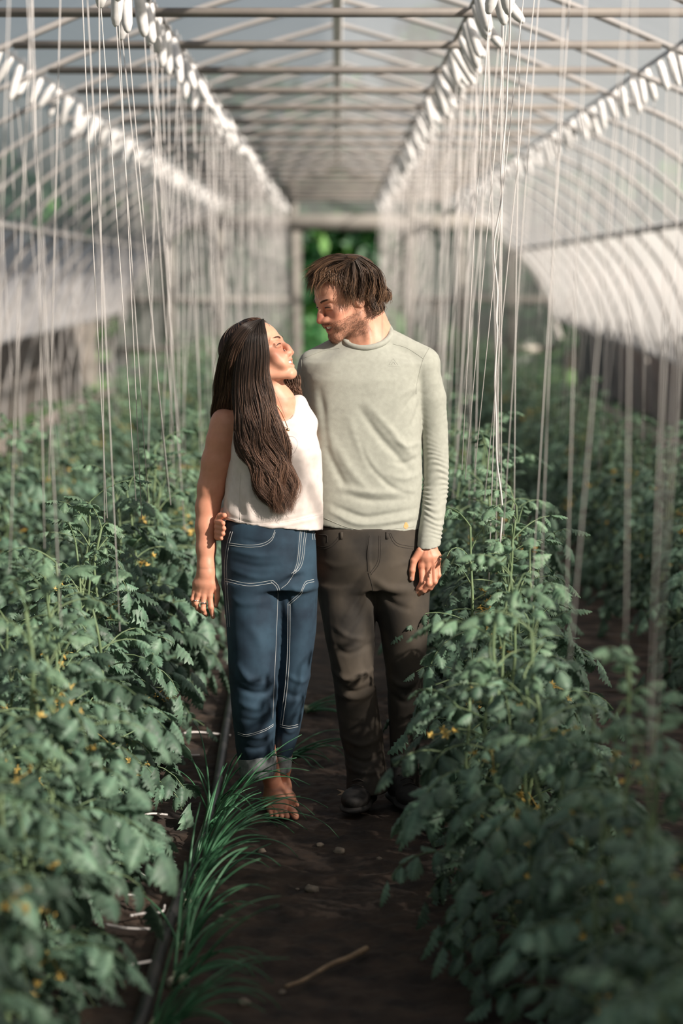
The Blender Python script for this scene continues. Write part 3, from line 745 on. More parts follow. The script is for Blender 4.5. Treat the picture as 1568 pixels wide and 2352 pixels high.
# ------------------------------------------------------------------ heads
def head_frame(px, py, Y, yaw, pitch, roll=0, sc=1.0):
    h = np.array([math.sin(yaw), -math.cos(yaw), 0]); f = h * math.cos(pitch) + np.array([0, 0, math.sin(pitch)]); up = -h * math.sin(pitch) + np.array([0, 0, math.cos(pitch)])
    y = -f; x = np.cross(y, up); R = np.column_stack([x, y, up]); R = R @ rot_axis((0, 1, 0), roll)
    return Frame3(P(px, py, Y), R, sc)
def head_sdf(s, H, male=True):
    w = H.w; q = H.sc; R = H.R
    def ell(c, r, k=.01, op='+'): s.ell(w(c), np.array(r) * q, R, k * q, op)
    def cone(a, b, ra, rb, k=.01, op='+'): s.cone(w(a), w(b), ra * q, rb * q, k * q, op)
    ell((0, .018, .038) if male else (0, .012, .036), (.076, .094, .080) if male else (.074, .088, .076), .0)
    ell((0, -.030, .030), (.064, .058, .068), .02)           # forehead
    ell((0, -.030, -.035), (.056, .056, .066), .02)          # mid face
    jw = .050 if male else .045
    for x in (-1, 1):
        cone((x * .058, .012, -.012), (x * jw, .002, -.066), .014, .016, .02)
        cone((x * jw, .002, -.066), (x * .014, -.074, -.104), .016, .016 if male else .013, .022)
        ell((x * .040, -.060, -.024), (.022, .018, .018), .018)          # cheek bone
        ell((x * .036, -.064, -.046), (.020, .020, .022), .016)          # smiling cheek
        cone((x * .010, -.088, .020), (x * .044, -.070, .024), .009 if male else .007, .007, .014)   # brow ridge
        ell((x * .031, -.096, .003), (.017, .013, .011), .010, '-')      # socket
        ell((x * .031, -.073, .001), (.0145, .0135, .0125), .004)        # closed lids over the eyeball
        cone((x * .019, -.086, -.0045), (x * .042, -.078, -.0045), .0035, .003, .005)  # lower lid bulge
        cone((x * .017, -.087, .006), (x * .044, -.078, .007), .0032, .003, .005)      # upper lid
        ell((x * .0135, -.100, -.037), (.0095, .012, .008), .006)        # nostril wing
        cone((x * .020, -.092, -.036), (x * .037, -.075, -.064), .0055, .008, .018)    # smile fold bulge
    cone((0, -.085, .014), (0, -.1015, -.016), .0075, .0088 if male else .0075, .011)
    cone((0, -.1005, -.016), (0, -.111 if male else -.1045, -.034 if male else -.030), .0088 if male else .0078, .0108 if male else .0092, .008)
    cone((0, -.098, -.042), (0, -.089, -.052), .007, .009, .009)
    for x in (-1, 1): ell((x * .0065, -.108, -.0445), (.0034, .005, .003), .002, '-')
    # muzzle, lips, open smile
    ell((0, -.064, -.066), (.036, .028, .025), .020)
    ell((0, -.078, -.100), (.020, .017, .016 if male else .014), .016)   # chin
    arc = lambda wd, dz, y0, z0, n=7: [np.array([wd * t, y0 + .016 * t * t, z0 + dz * t * t]) for t in np.linspace(-1, 1, n)]
    up_ = arc(.027, .007, -.0935, -.0580); lo_ = arc(.025, .014, -.0910, -.0800)
    for A_, r in ((up_, .0045), (lo_, .0052)):
        for i in range(len(A_) - 1): cone(A_[i], A_[i + 1], r * (.6 if i == 0 else 1), r * (.6 if i == len(A_) - 2 else 1), .006)
    mo = arc(.0235, .010, -.094, -.0680)
    for i in range(len(mo) - 1): cone(mo[i], mo[i + 1], .0036 + .0040 * math.sin(math.pi * i / 6), .0036 + .0040 * math.sin(math.pi * (i + 1) / 6), .002, '-')
    # ears
    for x in (-1, 1):
        ell((x * .073, .012, -.008), (.007, .018, .030), .006); ell((x * .080, .008, -.006), (.005, .010, .019), .004, '-')
def head_parts(H, parent, male=True):
    """teeth, eye line and brows, children of the person"""
    w = H.w; q = H.sc
    m = MB()
    for i in range(-4, 5):
        t = i / 4.4; c = w((.0215 * t, -.0900 + .014 * t * t, -.0650 + .009 * t * t)); m.box(c, np.array([.0024, .0022, .0052]) * q, H.R)
    m.build('teeth', M['teeth'], parent, False)
    m = MB()
    for x in (-1, 1):
        pts = [w((x * a, b, c)) for a, b, c in ((.0185, -.0890, .0005), (.025, -.0905, .0028), (.032, -.0895, .0034), (.039, -.0860, .0022), (.0445, -.0800, -.0008))]
        m.tube(resample(pts, 14), np.array([.0006, .0012, .0016, .0018, .0018, .0018, .0018, .0018, .0018, .0018, .0016, .0014, .0010, .0005]) * q, 5)
    m.build('eyelashes', M['eye'], parent)
    m = MB()
    K, mm = (200 if male else 110), 5; PP = np.zeros((K, mm, 3)); RR = np.zeros((K, mm))
    for k in range(K):
        x = 1 if k % 2 else -1; t = random.random(); a = .013 + .034 * t; z = .0205 + .007 * math.sin(t * 2.3) + random.uniform(-.003, .003) * (1 - .5 * t); yb = -.0955 + .024 * t * t
        for j in range(mm): PP[k, j] = w((x * (a + .011 * j / 4), yb + .004 * j / 4 * t * 2, z + .0018 * j / 4 * (1 - t * 2)))
        RR[k] = np.linspace(.0005, .0001, mm) * q
    V, Fq = tubes(PP, RR, 4); mesh_np('eyebrows', V, Fq, M['hair'], True, np.tile([(.05, .03, .02)] if not male else [(.09, .05, .03)], (len(V), 1)), parent)
def skin_colour(V, H, base, male):
    L = H.loc(V); c = np.tile(np.array(base), (len(V), 1)).astype(float)
    def blob(ctr, r, col, am):
        nonlocal c
        d = np.exp(-(((L - np.array(ctr)) / np.array(r)) ** 2).sum(1)) * am; c = c * (1 - d[:, None]) + np.array(col) * d[:, None]
    red = np.array(base) * (1.05, .62, .60)
    for x in (-1, 1): blob((x * .045, -.065, -.030), (.022, .03, .02), red, .40)
    blob((0, -.108, -.028), (.016, .02, .02), red * (.95, .8, .8), .7 if male else .3)
    for z0, dz, yy in ((-.0575, .007, -.094), (-.0785, .014, -.091)):
        for t in np.linspace(-1, 1, 9): blob((.024 * t, yy + .016 * t * t, z0 + dz * t * t), (.005, .012, .0042), (.42, .12, .10), .55)
    for t in np.linspace(-1, 1, 9): blob((.0225 * t, -.082 + .016 * t * t, -.068 + .010 * t * t), (.004, .009, .0050), (.10, .02, .018), .9)
    if male:
        n = .6 + .5 * noise_field(V, 60, 3, 3)
        band = np.clip((-.040 - L[:, 2] + (L[:, 1] + .02) * .25) / .014, 0, 1) * np.clip((-L[:, 1] + .028) / .02, 0, 1) * np.clip((L[:, 2] + .150) / .03, 0, 1)
        band *= (np.abs(L[:, 0]) < .08)
        mo = np.exp(-((L[:, 2] + .051) / .006) ** 2 - (L[:, 0] / .026) ** 4) * (L[:, 1] < -.07)
        d = np.clip(np.maximum(band * .62, mo * .85) * np.clip(n, .25, 1.15), 0, .9); lips = np.exp(-((L[:, 2] + .069) / .016) ** 4 - (L[:, 0] / .024) ** 4) * (L[:, 1] < -.07); d *= (1 - .8 * lips)
        c = c * (1 - d[:, None]) + np.array((.13, .065, .04)) * d[:, None]
    return c
def cap_hair(H, n, length, parent, name, cols, curl, seed, hairline, thick=.012, m=18, rad=.0016, sweep=None):
    """locks growing from the crown down round the skull; length(az) in radians of arc"""
    r = np.random.default_rng(seed); PP = []; RR = []; CC = []
    for k in range(n):
        az = r.uniform(-math.pi, math.pi); th0 = r.uniform(0.0, 1.0) ** .8 * 1.5; te = length(az) * r.uniform(.85, 1.08)
        if hairline(az, th0): continue
        if te < th0 + .25: te = th0 + r.uniform(.25, .5)
        t = np.linspace(0, 1, m); th = th0 + (te - th0) * t; a = az + .25 * np.sin(th * 2 + k) * t * r.uniform(0, 1)
        if sweep: a = a + sweep(az) * t ** 1.2
        layer = r.uniform(.15, 1.0)
        off = .004 + thick * layer * np.sin(np.clip(.25 + t * .9, 0, 1) * math.pi / 2) + .012 * curl(az) * t ** 3 * r.uniform(-.3, 1)
        x = np.sin(th) * np.sin(a); y = -np.sin(th) * np.cos(a); z = np.cos(th)
        q = np.column_stack([x * (.076 + off), .018 + y * (.094 + off), .038 + z * (.080 + off)])
        low = np.clip(th - 1.62, 0, 9); q[:, 2] -= low * .035; q[:, :2] *= (1 - .05 * low)[:, None]
        ca = curl(az) * .007 * np.clip(t - .45, 0, 1) / .55; ph = r.uniform(0, 6.28); fr = r.uniform(1.4, 2.4) * 6.28
        q[:, 0] += ca * np.sin(fr * t + ph); q[:, 1] += ca * np.cos(fr * t + ph) * .8; q[:, 2] += ca * .7 * np.sin(fr * t * .9 + ph * 2)
        PP.append(H.o + H.sc * (q @ H.R.T)); RR.append(rad * H.sc * r.uniform(.6, 1.5) * np.interp(t, [0, .1, .7, 1], [.7, 1, .9, .15]))
        c0 = np.array(cols[0]) ; c1 = np.array(cols[1 + r.integers(0, len(cols) - 1)]); g = np.clip(t * r.uniform(.6, 1.4), 0, 1)[:, None]; CC.append(np.repeat(c0 * (1 - g) + c1 * g, 5, 0))
    V, Fq = tubes(np.array(PP), np.array(RR), 5); return V, Fq, np.concatenate(CC)

# ================================================================== THE MAN
man = empty('person', (P(850, 1176, YM)[0], YM, 0)); tag(man, 'man in a grey-green long-sleeved shirt and dark trousers, smiling down at the woman', 'person')
HM = head_frame(790, 684, YM - .02, -math.radians(60), -math.radians(22), 0.0, 1.0)
b = Sdf(); head_sdf(b, HM, True)
nk = HM.w((0, .020, -.05))
b.cone(nk, P(846, 800, YM + .02), .055, .060, .02); b.cone(HM.w((0, .06, -.01)), P(862, 775, YM + .04), .050, .060, .03)
b.cone(P(846, 800, YM + .03), P(745, 838, YM + .03), .062, .045, .05); b.cone(P(846, 800, YM + .03), P(952, 838, YM + .03), .062, .045, .05)
for x, x2 in ((805, 838), (874, 850)): b.cone(HM.w((.045 if x > 850 else -.045, .03, -.06)), P(x2, 806, YM - .052), .010, .008, .02)
b.stack(rowsM([(815, 735, 950, .080, 0), (900, 715, 950, .10, 0), (1050, 718, 950, .10, 0), (1200, 725, 945, .10, 0), (1340, 735, 960, .10, 0)], YM, 0), .04)
lA = [(966, 845, 0), (992, 960, .02), (1001, 1060, .013), (995, 1180, -.030), (984, 1240, -.070), (982, 1262, -.085)]
ap = [P(x, y, YM + d) for x, y, d in lA]; b.chain(ap, [.040, .033, .029, .026, .0235, .0225], .02)
rA = [P(735, 850, YM), P(650, 960, YM + .09), P(560, 1110, YM + .10), P(523, 1180, YM + .02), P(513, 1200, YM - .03)]; b.chain(rA, [.045, .042, .034, .028, .025], .02)
for pts, rs in (([P(800, 1320, YM), P(808, 1520, YM), P(828, 1700, YM + .01), P(830, 1840, YM - .01)], [.070, .045, .038, .032]), ([P(915, 1320, YM + .02), P(930, 1540, YM + .02), P(930, 1700, YM + .05), P(930, 1860, YM + .06)], [.070, .045, .038, .032])): b.chain(pts, rs, .02)
# left hand (image right): palm and five fingers traced joint by joint
Yh = YM - .100
def hand(b, J, Y, palm, k=.004):
    for pts, rs in palm: b.chain([P(x, y, Y + d) for x, y, d in pts], rs, .012)
    for pts, rs in J: b.chain([P(x, y, Y + d) for x, y, d in pts], rs, k)
hand(b, [([(968, 1298, .002), (970, 1336, -.010), (963, 1350, -.002), (954, 1361, .010)], [.0105, .0097, .0090, .0074]),
         ([(983, 1301, .000), (985, 1341, -.014), (973, 1356, -.002), (960, 1366, .014)], [.0105, .0098, .0090, .0074]),
         ([(996, 1299, .002), (998, 1336, -.010), (988, 1350, .004), (978, 1358, .018)], [.0098, .0092, .0085, .0070]),
         ([(1006, 1294, .008), (1007, 1321, .0), (1000, 1334, .012), (992, 1341, .024)], [.0088, .0080, .0072, .0062]),
         ([(965, 1266, .0), (950, 1288, -.004), (946.5, 1310, -.008), (945.5, 1330, -.004)], [.014, .0112, .0098, .0080])], Yh,
     [([(982, 1252, .016), (974, 1280, .004), (968, 1300, .003)], [.018, .0165, .0115]), ([(982, 1252, .016), (983, 1280, .001), (984, 1300, .001)], [.019, .0165, .0115]),
      ([(985, 1252, .016), (995, 1280, .004), (997, 1298, .004)], [.018, .015, .0108]), ([(989, 1254, .018), (1002, 1278, .010), (1005, 1293, .009)], [.016, .0135, .0098])])
# knuckle bumps and tendons
for x, y, r in ((968, 1299, .0075), (984, 1300, .008), (997, 1297, .0075), (1006, 1292, .0065)): b.ell(P(x, y, Yh - .0055), (r, r * .8, r), None, .010)
for x0, x1 in ((976, 969), (983, 984), (990, 997)): b.cone(P(x0, 1268, Yh - .010), P(x1, 1296, Yh - .008), .0028, .003, .006)
# right hand round the woman's waist (image left)
Yr = YW - .075
for i, (x, y) in enumerate(((512, 1200), (514, 1212), (512, 1224), (508, 1235))):
    b.chain([P(497, y - 4, Yr + .085), P(499, y - 2, Yr + .03), P(x, y + 2, Yr - .004)], [.010, .0100, .0082 if i < 3 else .007], .004)
b.chain([P(510, 1200, YM - .03), P(498, 1208, Yr + .09)], [.026, .022], .02); b.chain([P(510, 1200, YM - .03), P(498, 1226, Yr + .09)], [.024, .018], .02)
b.chain([P(500, 1192, Yr + .08), P(506, 1186, Yr + .03), P(515, 1184, Yr + .01)], [.012, .011, .009], .006)
V, Q = fine_body(b, [(HM.o + (0, -.005, -.02), (.125, .125, .15), .0018), (P(980, 1308, YM - .092), (.06, .06, .075), .0014)]); Nn = vnormals(V, Q)
col = skin_colour(V, HM, (.66, .335, .225), True)
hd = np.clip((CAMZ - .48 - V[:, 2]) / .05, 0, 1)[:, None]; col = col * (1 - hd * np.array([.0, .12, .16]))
body_m = (V, Q); o = mesh_np('body', V, Q, M['skin'], True, col, man)
head_parts(HM, man, True)
def nail(surf, px, py, rx, rz, parent, n=8):
    p, nn = surf.hit(px, py)
    if p is None: return
    nn = np.array(nn) * (1 if nn[1] < 0 else -1); Fm = frame(nn); V = [tuple(np.array(p) + nn * .0009)]
    for i in range(n): a = i * 2 * math.pi / n; V.append(tuple(np.array(p) + Fm @ np.array([rx * math.cos(a), .0003, rz * math.sin(a)])))
    mesh_np('fingernail', V, [(0, 1 + i, 1 + (i + 1) % n) for i in range(n)], M['nail'], True, None, parent)
sm_ = Surf([body_m]); nail(sm_, 944.5, 1328, .0045, .006, man); nail(sm_, 955, 1360, .0035, .004, man)

# hair: short at the temples, falling forward over the brow, curls at the nape
brown = [(.030, .017, .010), (.22, .115, .060), (.10, .053, .030), (.34, .19, .105), (.06, .032, .018)]
def lenM(az):   # az 0 = face, pi = nape
    a = abs(az); return float(np.interp(a, [0, .5, .9, 1.25, 1.7, 2.3, 3.14], [1.02, 1.05, 1.15, 1.62, 1.95, 2.35, 2.45]))
V1, F1, C1 = cap_hair(HM, 6500, lenM, man, 'hair', brown, lambda az: float(np.interp(abs(az), [0, .8, 1.6, 2.2, 3.14], [.5, .4, .55, 1.3, 1.5])), 5,
                      lambda az, th: th > float(np.interp(abs(az), [0, .7, 1.1, 1.5, 3.2], [.72, .75, .95, 1.5, 1.9])), .021, 20, .0010)
# fringe locks falling over the forehead, traced in the photo
r = np.random.default_rng(9); PP = []; RR = []; CC = []
def locks(paths, cnt, jit, rad, cols, m=20, Yf=None, wave=0, wfreq=3):
    for pl, Y in paths:
        base = resample([P(a, b_, Y + (c if False else 0)) for a, b_ in pl], m)
        for k in range(cnt):
            t = np.linspace(0, 1, m); off = r.normal(size=3) * jit * np.array([1, 1, .7]); sp = (.4 + .9 * t)[:, None]
            q = base + off * sp + np.outer(np.sin(t * wfreq * 6.28 + r.uniform(0, 6)) * wave * t, [1, .4, .4])
            n0 = r.uniform(.7, 1.0); q = q[:max(6, int(m * n0))]; q = resample(q, m)
            PP.append(q); RR.append(rad * r.uniform(.6, 1.4) * np.interp(t, [0, .15, .7, 1], [.6, 1, .8, .1]))
            c0 = np.array(cols[0]); c1 = np.array(cols[1 + r.integers(0, len(cols) - 1)]); g = np.clip(t * r.uniform(.5, 1.3), 0, 1)[:, None]; CC.append(np.repeat(c0 * (1 - g) + c1 * g, 5, 0))
yf = HM.o[1]
locks([([(800, 592), (765, 597), (735, 612), (712, 626), (699, 640)], yf - .03), ([(795, 590), (758, 596), (728, 618), (708, 640), (704, 662)], yf - .045), ([(792, 600), (755, 612), (725, 635), (712, 655), (708, 678)], yf - .055),
       ([(795, 588), (770, 586), (742, 596), (718, 612), (702, 622)], yf - .0), ([(800, 598), (770, 612), (742, 630), (722, 648), (716, 668)], yf - .075), ([(790, 595), (760, 600), (735, 618), (728, 640), (722, 690)], yf - .085)], 85, .006, .0009, brown, wave=.003)
locks([([(775, 625), (752, 640), (735, 655), (730, 676), (742, 700)], yf - .10), ([(762, 628), (742, 640), (728, 660), (724, 685)], yf - .10)], 8, .003, .0008, brown)
locks([([(806, 600), (796, 625), (795, 655), (796, 680), (800, 702)], yf - .095), ([(812, 602), (812, 640), (808, 675), (812, 705)], yf - .10), ([(818, 598), (832, 630), (832, 670), (826, 706)], yf - .098),
       ([(822, 594), (850, 620), (856, 660), (850, 700)], yf - .085), ([(826, 592), (866, 620), (878, 655), (876, 690), (862, 712)], yf - .05), ([(805, 602), (785, 618), (780, 632), (790, 648)], yf - .09)], 80, .0065, .0009, brown, wave=.004)
locks([([(862, 640), (880, 660), (888, 672), (884, 690), (872, 696)], yf - .03), ([(858, 660), (870, 690), (878, 706), (868, 720), (852, 716)], yf - .035), ([(850, 665), (858, 700), (864, 715), (850, 722)], yf - .05),
       ([(866, 650), (886, 668), (892, 684), (878, 692), (884, 702)], yf - .0)], 70, .0065, .0009, brown, wave=.006, wfreq=2)
V2, F2 = tubes(np.array(PP), np.array(RR), 5); mesh_np('hair', np.concatenate([V1, V2]), np.concatenate([F1, F2 + len(V1)]), M['hair'], True, np.concatenate([C1, np.concatenate(CC)]), man)
# stubble
K = 5000; m_ = 3; PP = []; RR = []
rr = np.random.default_rng(4); Lb = HM.loc(body_m[0]); sel = np.where((Lb[:, 2] < -.046) & (Lb[:, 2] > -.122) & (Lb[:, 1] < .018) & (np.abs(Lb[:, 0]) < .07) & ~((np.abs(Lb[:, 0]) < .027) & (Lb[:, 2] > -.086) & (Lb[:, 2] < -.054) & (Lb[:, 1] < -.07)))[0]
if len(sel):
    ii = rr.choice(sel, K); d = Nn[ii] * .5 + HM.R @ np.array([0, -.2, -.8]); 
    for j, i in enumerate(ii): PP.append([body_m[0][i], body_m[0][i] + d[j] * .0013, body_m[0][i] + d[j] * .0026])
    V3, F3 = tubes(np.array(PP), np.tile([.00026, .0002, .00008], (K, 1)), 3); mesh_np('stubble', V3, F3, M['hair'], True, np.tile([(.12, .065, .04)], (len(V3), 1)), man)

# shirt
s = Sdf()
s.stack(rowsM([(786, 800, 888, .060, .005), (800, 775, 905, .076, .003), (815, 742, 938, .090, .0), (832, 704, 978, .100, 0), (870, 697, 968, .118, 0), (930, 698, 966, .122, 0), (1000, 700, 967, .118, 0), (1100, 703, 970, .114, 0), (1180, 704, 966, .116, 0), (1245, 706, 962, .116, 0)], YM, 0), 0, pw=2.4)
s.cone(P(865, 783, YM + .02), P(972, 834, YM + .01), .056, .054, .03); s.cone(P(822, 790, YM + .02), P(722, 838, YM + .01), .056, .052, .03)
sl = [P(968, 840, YM), P(988, 915, YM + .015), P(997, 985, YM + .02), P(1001, 1060, YM + .01), P(1000, 1120, YM), P(994, 1180, YM - .035), (P(986, 1232, YM - .066)), P(983, 1275, YM - .088)]
s.chain(sl[:3], [.056, .050, .0445], .014)
sl2 = Sdf(); sl2.chain(sl[1:], [.0500, .0445, .0420, .0410, .039, .0385, .0380], .0)
s.chain([P(728, 848, YM), P(655, 955, YM + .10), P(560, 1110, YM + .115), P(520, 1180, YM + .03)], [.052, .048, .040, .036], .018)
nc = P(843, 790, YM - .005)
# neck opening, hem and cuff cuts
s.cone(nc + (0, .004, -.012), nc + (0, .015, .12), .064, .080, .004, '-')
s.half(P(843, 1221, YM - .1), np.array([-.10, .0, -1.0]), 0)
sl2.half(P(985, 1253, YM - .07), np.array([.10, .15, -1.0]), 0)
V, Q = s.mesh(.0045); Va, Qa = sl2.mesh(.0038); Q = np.concatenate([Q, Qa + len(V)]); V = np.concatenate([V, Va]); V = smooth_mesh(V, Q, 2, .5); N2 = vnormals(V, Q)
FL = [([(828, 942), (868, 999), (910, 1045), (944, 1082)], .012, -.008), ([(845, 930), (895, 985), (935, 1035), (955, 1050)], .012, .006), ([(800, 960), (835, 1040), (880, 1110)], .014, .005),
      ([(750, 1032), (779, 1093), (795, 1118)], .012, -.006), ([(765, 1010), (805, 1080), (850, 1130)], .014, .005), ([(766, 1162), (832, 1187), (880, 1183), (955, 1172)], .009, -.007), ([(760, 1176), (830, 1203), (955, 1190)], .008, .005),
      ([(795, 1138), (860, 1150), (935, 1148)], .010, -.006), ([(780, 1120), (860, 1132), (955, 1128)], .010, .005), ([(962, 903), (940, 925), (915, 965)], .009, -.006), ([(960, 890), (930, 900), (900, 930)], .010, .004),
      ([(963, 925), (955, 960), (930, 1000)], .008, -.005), ([(965, 1020), (935, 1025), (905, 1010)], .009, .005), ([(966, 1050), (930, 1066), (900, 1060)], .008, -.005), ([(745, 950), (755, 1000), (765, 1050)], .012, .005),
      ([(965, 1090), (930, 1100), (890, 1090)], .009, .004), ([(820, 1000), (850, 1070), (900, 1120), (950, 1140)], .009, -.006), ([(735, 900), (745, 960), (760, 1040)], .012, -.006), ([(880, 1210), (920, 1205), (958, 1200)], .006, -.004)]
V = folds(V, N2, [(l, YM - .11, w_, h_) for l, w_, h_ in FL])
# gathered wrinkles on the sleeve, fine cloth waver elsewhere
arm = np.clip((V[:, 0] - P(966, 1100, YM)[0]) / .01, 0, 1); zz = V[:, 2]; low = np.clip((CAMZ - .50 - zz) / .12, .12, 1)
wr = np.sin(zz * 340 + 3.5 * np.sin(V[:, 0] * 55 + zz * 22) + 2.0 * np.sin(zz * 47 + 1)) * (.55 + .45 * np.sin(V[:, 0] * 70 + zz * 31))
cuff = np.clip((zz - P(985, 1240, YM)[2]) / .012, 0, 1)
V = V + N2 * (arm * low * cuff * wr * .0032 + (1 - arm) * .0016 * noise_field(V * [1, 1, .6], 5, 2, 2) + .0005 * noise_field(V, 30, 5, 1))[:, None]
V = smooth_mesh(V, Q, 1, .3)
shirt_o = mesh_np('shirt', V, Q, M['shirt'], True, None, man); shirt_s = (V, Q)
# collar ribbing
m = MB(); cp = []
for a in np.linspace(0, 2 * math.pi, 49): cp.append(nc + np.array([.0765 * math.cos(a), .006 - .074 * math.sin(a), .030 - .040 * math.sin(a) + .008 * math.cos(a)]))
V, Q4 = tubes(np.array([cp]), np.full((1, 49), .0095), 10); Vc = V.copy(); mesh_np('collar', Vc, Q4, M['shirt'], True, None, man)
ss = Surf([shirt_s]); m = MB()
for l in ([(902, 790), (935, 800), (972, 824)], [(985, 800), (970, 830), (957, 880), (955, 905)], [(780, 800), (745, 805), (700, 822)], [(745, 1190), (800, 1212), (860, 1218), (950, 1210)], [(692, 826), (694, 860), (700, 890)]): stitch(m, ss, l, .0008)
m.build('seams', mat('seam_thread', (.34, .345, .295), .9), shirt_o)
m = MB()
for l in ([(893, 838), (899, 829), (903, 824), (908, 831), (914, 838)], [(899, 838), (903, 831), (908, 838)], [(890, 840), (903, 841), (918, 840)]): stitch(m, ss, l, .0005, 16)
m.build('chest_emblem', mat('emblem', (.40, .41, .36), .8), shirt_o)
def patch(surf, px, py, rx, ry, parent, name, mt, n=12, lift=.0008):
    V = []; p, nn = surf.hit(px, py)
    if p is None: return
    V.append(tuple(np.array(p) + np.array(nn) * lift)); 
    for i in range(n):
        a = i * 2 * math.pi / n; k = 1 + .25 * math.sin(3 * a); p, nn = surf.hit(px + rx * k * math.cos(a), py + ry * math.sin(a))
        if p is None: return
        V.append(tuple(np.array(p) + np.array(nn) * lift * (1 if nn.y < 0 else -1)))
    mesh_np(name, V, [(0, 1 + (i + 1) % n, 1 + i) for i in range(n)], mt, True, None, parent)
patch(ss, 932, 1207, 5, 8, shirt_o, 'orange_stain', mat('stain', (.55, .33, .13), .9))

# trousers
def trousers(s, hip, legs, Y, k=.02):
    s.stack(rowsM(hip, Y, 0), 0, pw=2.3)
    for L_ in legs: s.stack(rowsM(L_, Y, 0), k, pw=2.1)
t = Sdf()
trousers(t, [(1205, 720, 960, .112, 0), (1250, 719, 973, .120, 0), (1300, 722, 984, .120, 0), (1350, 726, 986, .115, .0)],
         [[(1340, 724, 866, .108, -.005), (1400, 735, 861, .105, -.01), (1450, 745, 860, .098, -.015), (1540, 762, 857, .085, -.02), (1640, 773, 871, .078, .0), (1720, 788, 882, .074, .01), (1770, 795, 888, .078, .0), (1816, 796, 892, .084, -.01)],
          [(1340, 848, 988, .108, 0), (1400, 860, 986, .105, .005), (1450, 873, 982, .098, .01), (1550, 887, 974, .086, .02), (1650, 893, 967, .080, .04), (1760, 897, 962, .078, .05), (1812, 899, 962, .082, .05)]], YM - .005, .018)
V, Q = t.mesh(.0050); V = smooth_mesh(V, Q, 2, .5); N2 = vnormals(V, Q)
FL = [([(848, 1290), (820, 1330), (790, 1370)], .012, -.006), ([(850, 1325), (820, 1375), (790, 1420)], .010, .006), ([(856, 1345), (835, 1400), (800, 1450)], .009, -.006), ([(860, 1330), (890, 1350), (930, 1355)], .012, .006), ([(862, 1350), (900, 1385), (940, 1400)], .010, -.005),
      ([(770, 1440), (800, 1460), (850, 1470)], .009, .004), ([(765, 1480), (800, 1500), (855, 1480)], .009, -.005), ([(765, 1545), (800, 1560), (855, 1545)], .010, .008), ([(770, 1568), (810, 1590), (860, 1575)], .009, -.008), ([(775, 1600), (820, 1605), (865, 1590)], .009, .006),
      ([(785, 1700), (830, 1715), (880, 1700)], .009, .005), ([(790, 1740), (840, 1755), (885, 1735)], .008, -.006), ([(795, 1770), (840, 1780), (888, 1770)], .007, .005), ([(750, 1400), (762, 1470), (790, 1560)], .010, .004),
      ([(845, 1450), (835, 1520), (858, 1570)], .010, -.005), ([(890, 1560), (930, 1580), (970, 1560)], .010, .006), ([(895, 1600), (930, 1620), (965, 1600)], .010, -.006), ([(735, 1290), (775, 1300), (820, 1290)], .010, .003), ([(900, 1300), (940, 1290), (975, 1300)], .010, .003), ([(848, 1228), (846, 1270), (850, 1318)], .005, .004)]
V = folds(V, N2, [(l, YM - .10, w_, h_) for l, w_, h_ in FL]); V = V + N2 * (.0022 * noise_field(V, 6, 8, 2))[:, None]; V = smooth_mesh(V, Q, 1, .3)
tr_o = mesh_np('trousers', V, Q, M['trouser'], True, None, man); st = Surf([(V, Q)]); m = MB()
for l in ([(724, 1252), (740, 1256), (758, 1252), (772, 1240), (780, 1228)], [(724, 1256), (741, 1261), (761, 1256), (776, 1243), (784, 1228)], [(897, 1224), (905, 1240), (918, 1250), (950, 1256)], [(893, 1224), (902, 1244), (916, 1255), (948, 1261)], [(849, 1230), (844, 1270), (845, 1312)],
          [(870, 1230), (870, 1265), (866, 1292), (850, 1316)], [(873, 1230), (874, 1265), (870, 1295), (852, 1320)], [(846, 1316), (854, 1345), (857, 1365)], [(730, 1228), (750, 1230), (752, 1246)], [(858, 1380), (860, 1450), (856, 1530)]): stitch(m, st, l, .0011)
m.build('seams', M['thread_dark'], tr_o)
for x0, x1 in ((884, 893), (780, 788)):
    m = MB()
    l = [np.array(st.hit((x0 + x1) / 2, yy)[0]) + (0, -.002, 0) for yy in (1222, 1230, 1238) if st.hit((x0 + x1) / 2, yy)[0]]
    if len(l) == 3: m.tube(l, .005, 6, True, .4); m.build('belt_loop', M['trouser'], tr_o)
# shoes
for (px, py, yaw, dy, lab) in ((824, 1866, -.25, -.03, ''), (932, 1862, .3, .06, '')):
    c = G(px, py); c[2] = .018; fx = np.array([math.sin(yaw), -math.cos(yaw), 0]); sx = np.array([math.cos(yaw), math.sin(yaw), 0]); R = np.column_stack([sx, -fx, [0, 0, 1]])
    Hs = Frame3(c, R); q = Sdf()
    q.ell(Hs.w((0, -.045, .040)), (.046, .075, .036), R, .0); q.ell(Hs.w((0, .07, .045)), (.038, .07, .045), R, .03); q.ell(Hs.w((0, .05, .085)), (.038, .045, .05), R, .03); q.half(Hs.w((0, 0, .012)), (0, 0, -1)); q.pr[-1] = (q.pr[-1][0], q.pr[-1][1], q.pr[-1][2], 0, '-')
    V, Q = q.mesh(.004); V = smooth_mesh(V, Q, 1); so_ = mesh_np('shoe', V, Q, M['shoe'], True, None, man)
    q = Sdf(); q.ell(Hs.w((0, -.045, .012)), (.050, .082, .016), R, 0); q.ell(Hs.w((0, .07, .012)), (.042, .078, .016), R, .03); q.half(Hs.w((0, 0, .0)), (0, 0, -1))
    V, Q = q.mesh(.004); mesh_np('sole', V, Q, mat('sole', (.04, .036, .033), .8), True, None, so_)
    for k in range(4):
        m = MB(); m.tube(resample([Hs.w((-.022, -.03 + .022 * k, .074 + .012 * k)), Hs.w((0, -.035 + .022 * k, .082 + .014 * k)), Hs.w((.022, -.03 + .022 * k, .074 + .012 * k))], 8), .0025, 5); m.build('lace', M['thread_dark'], so_)

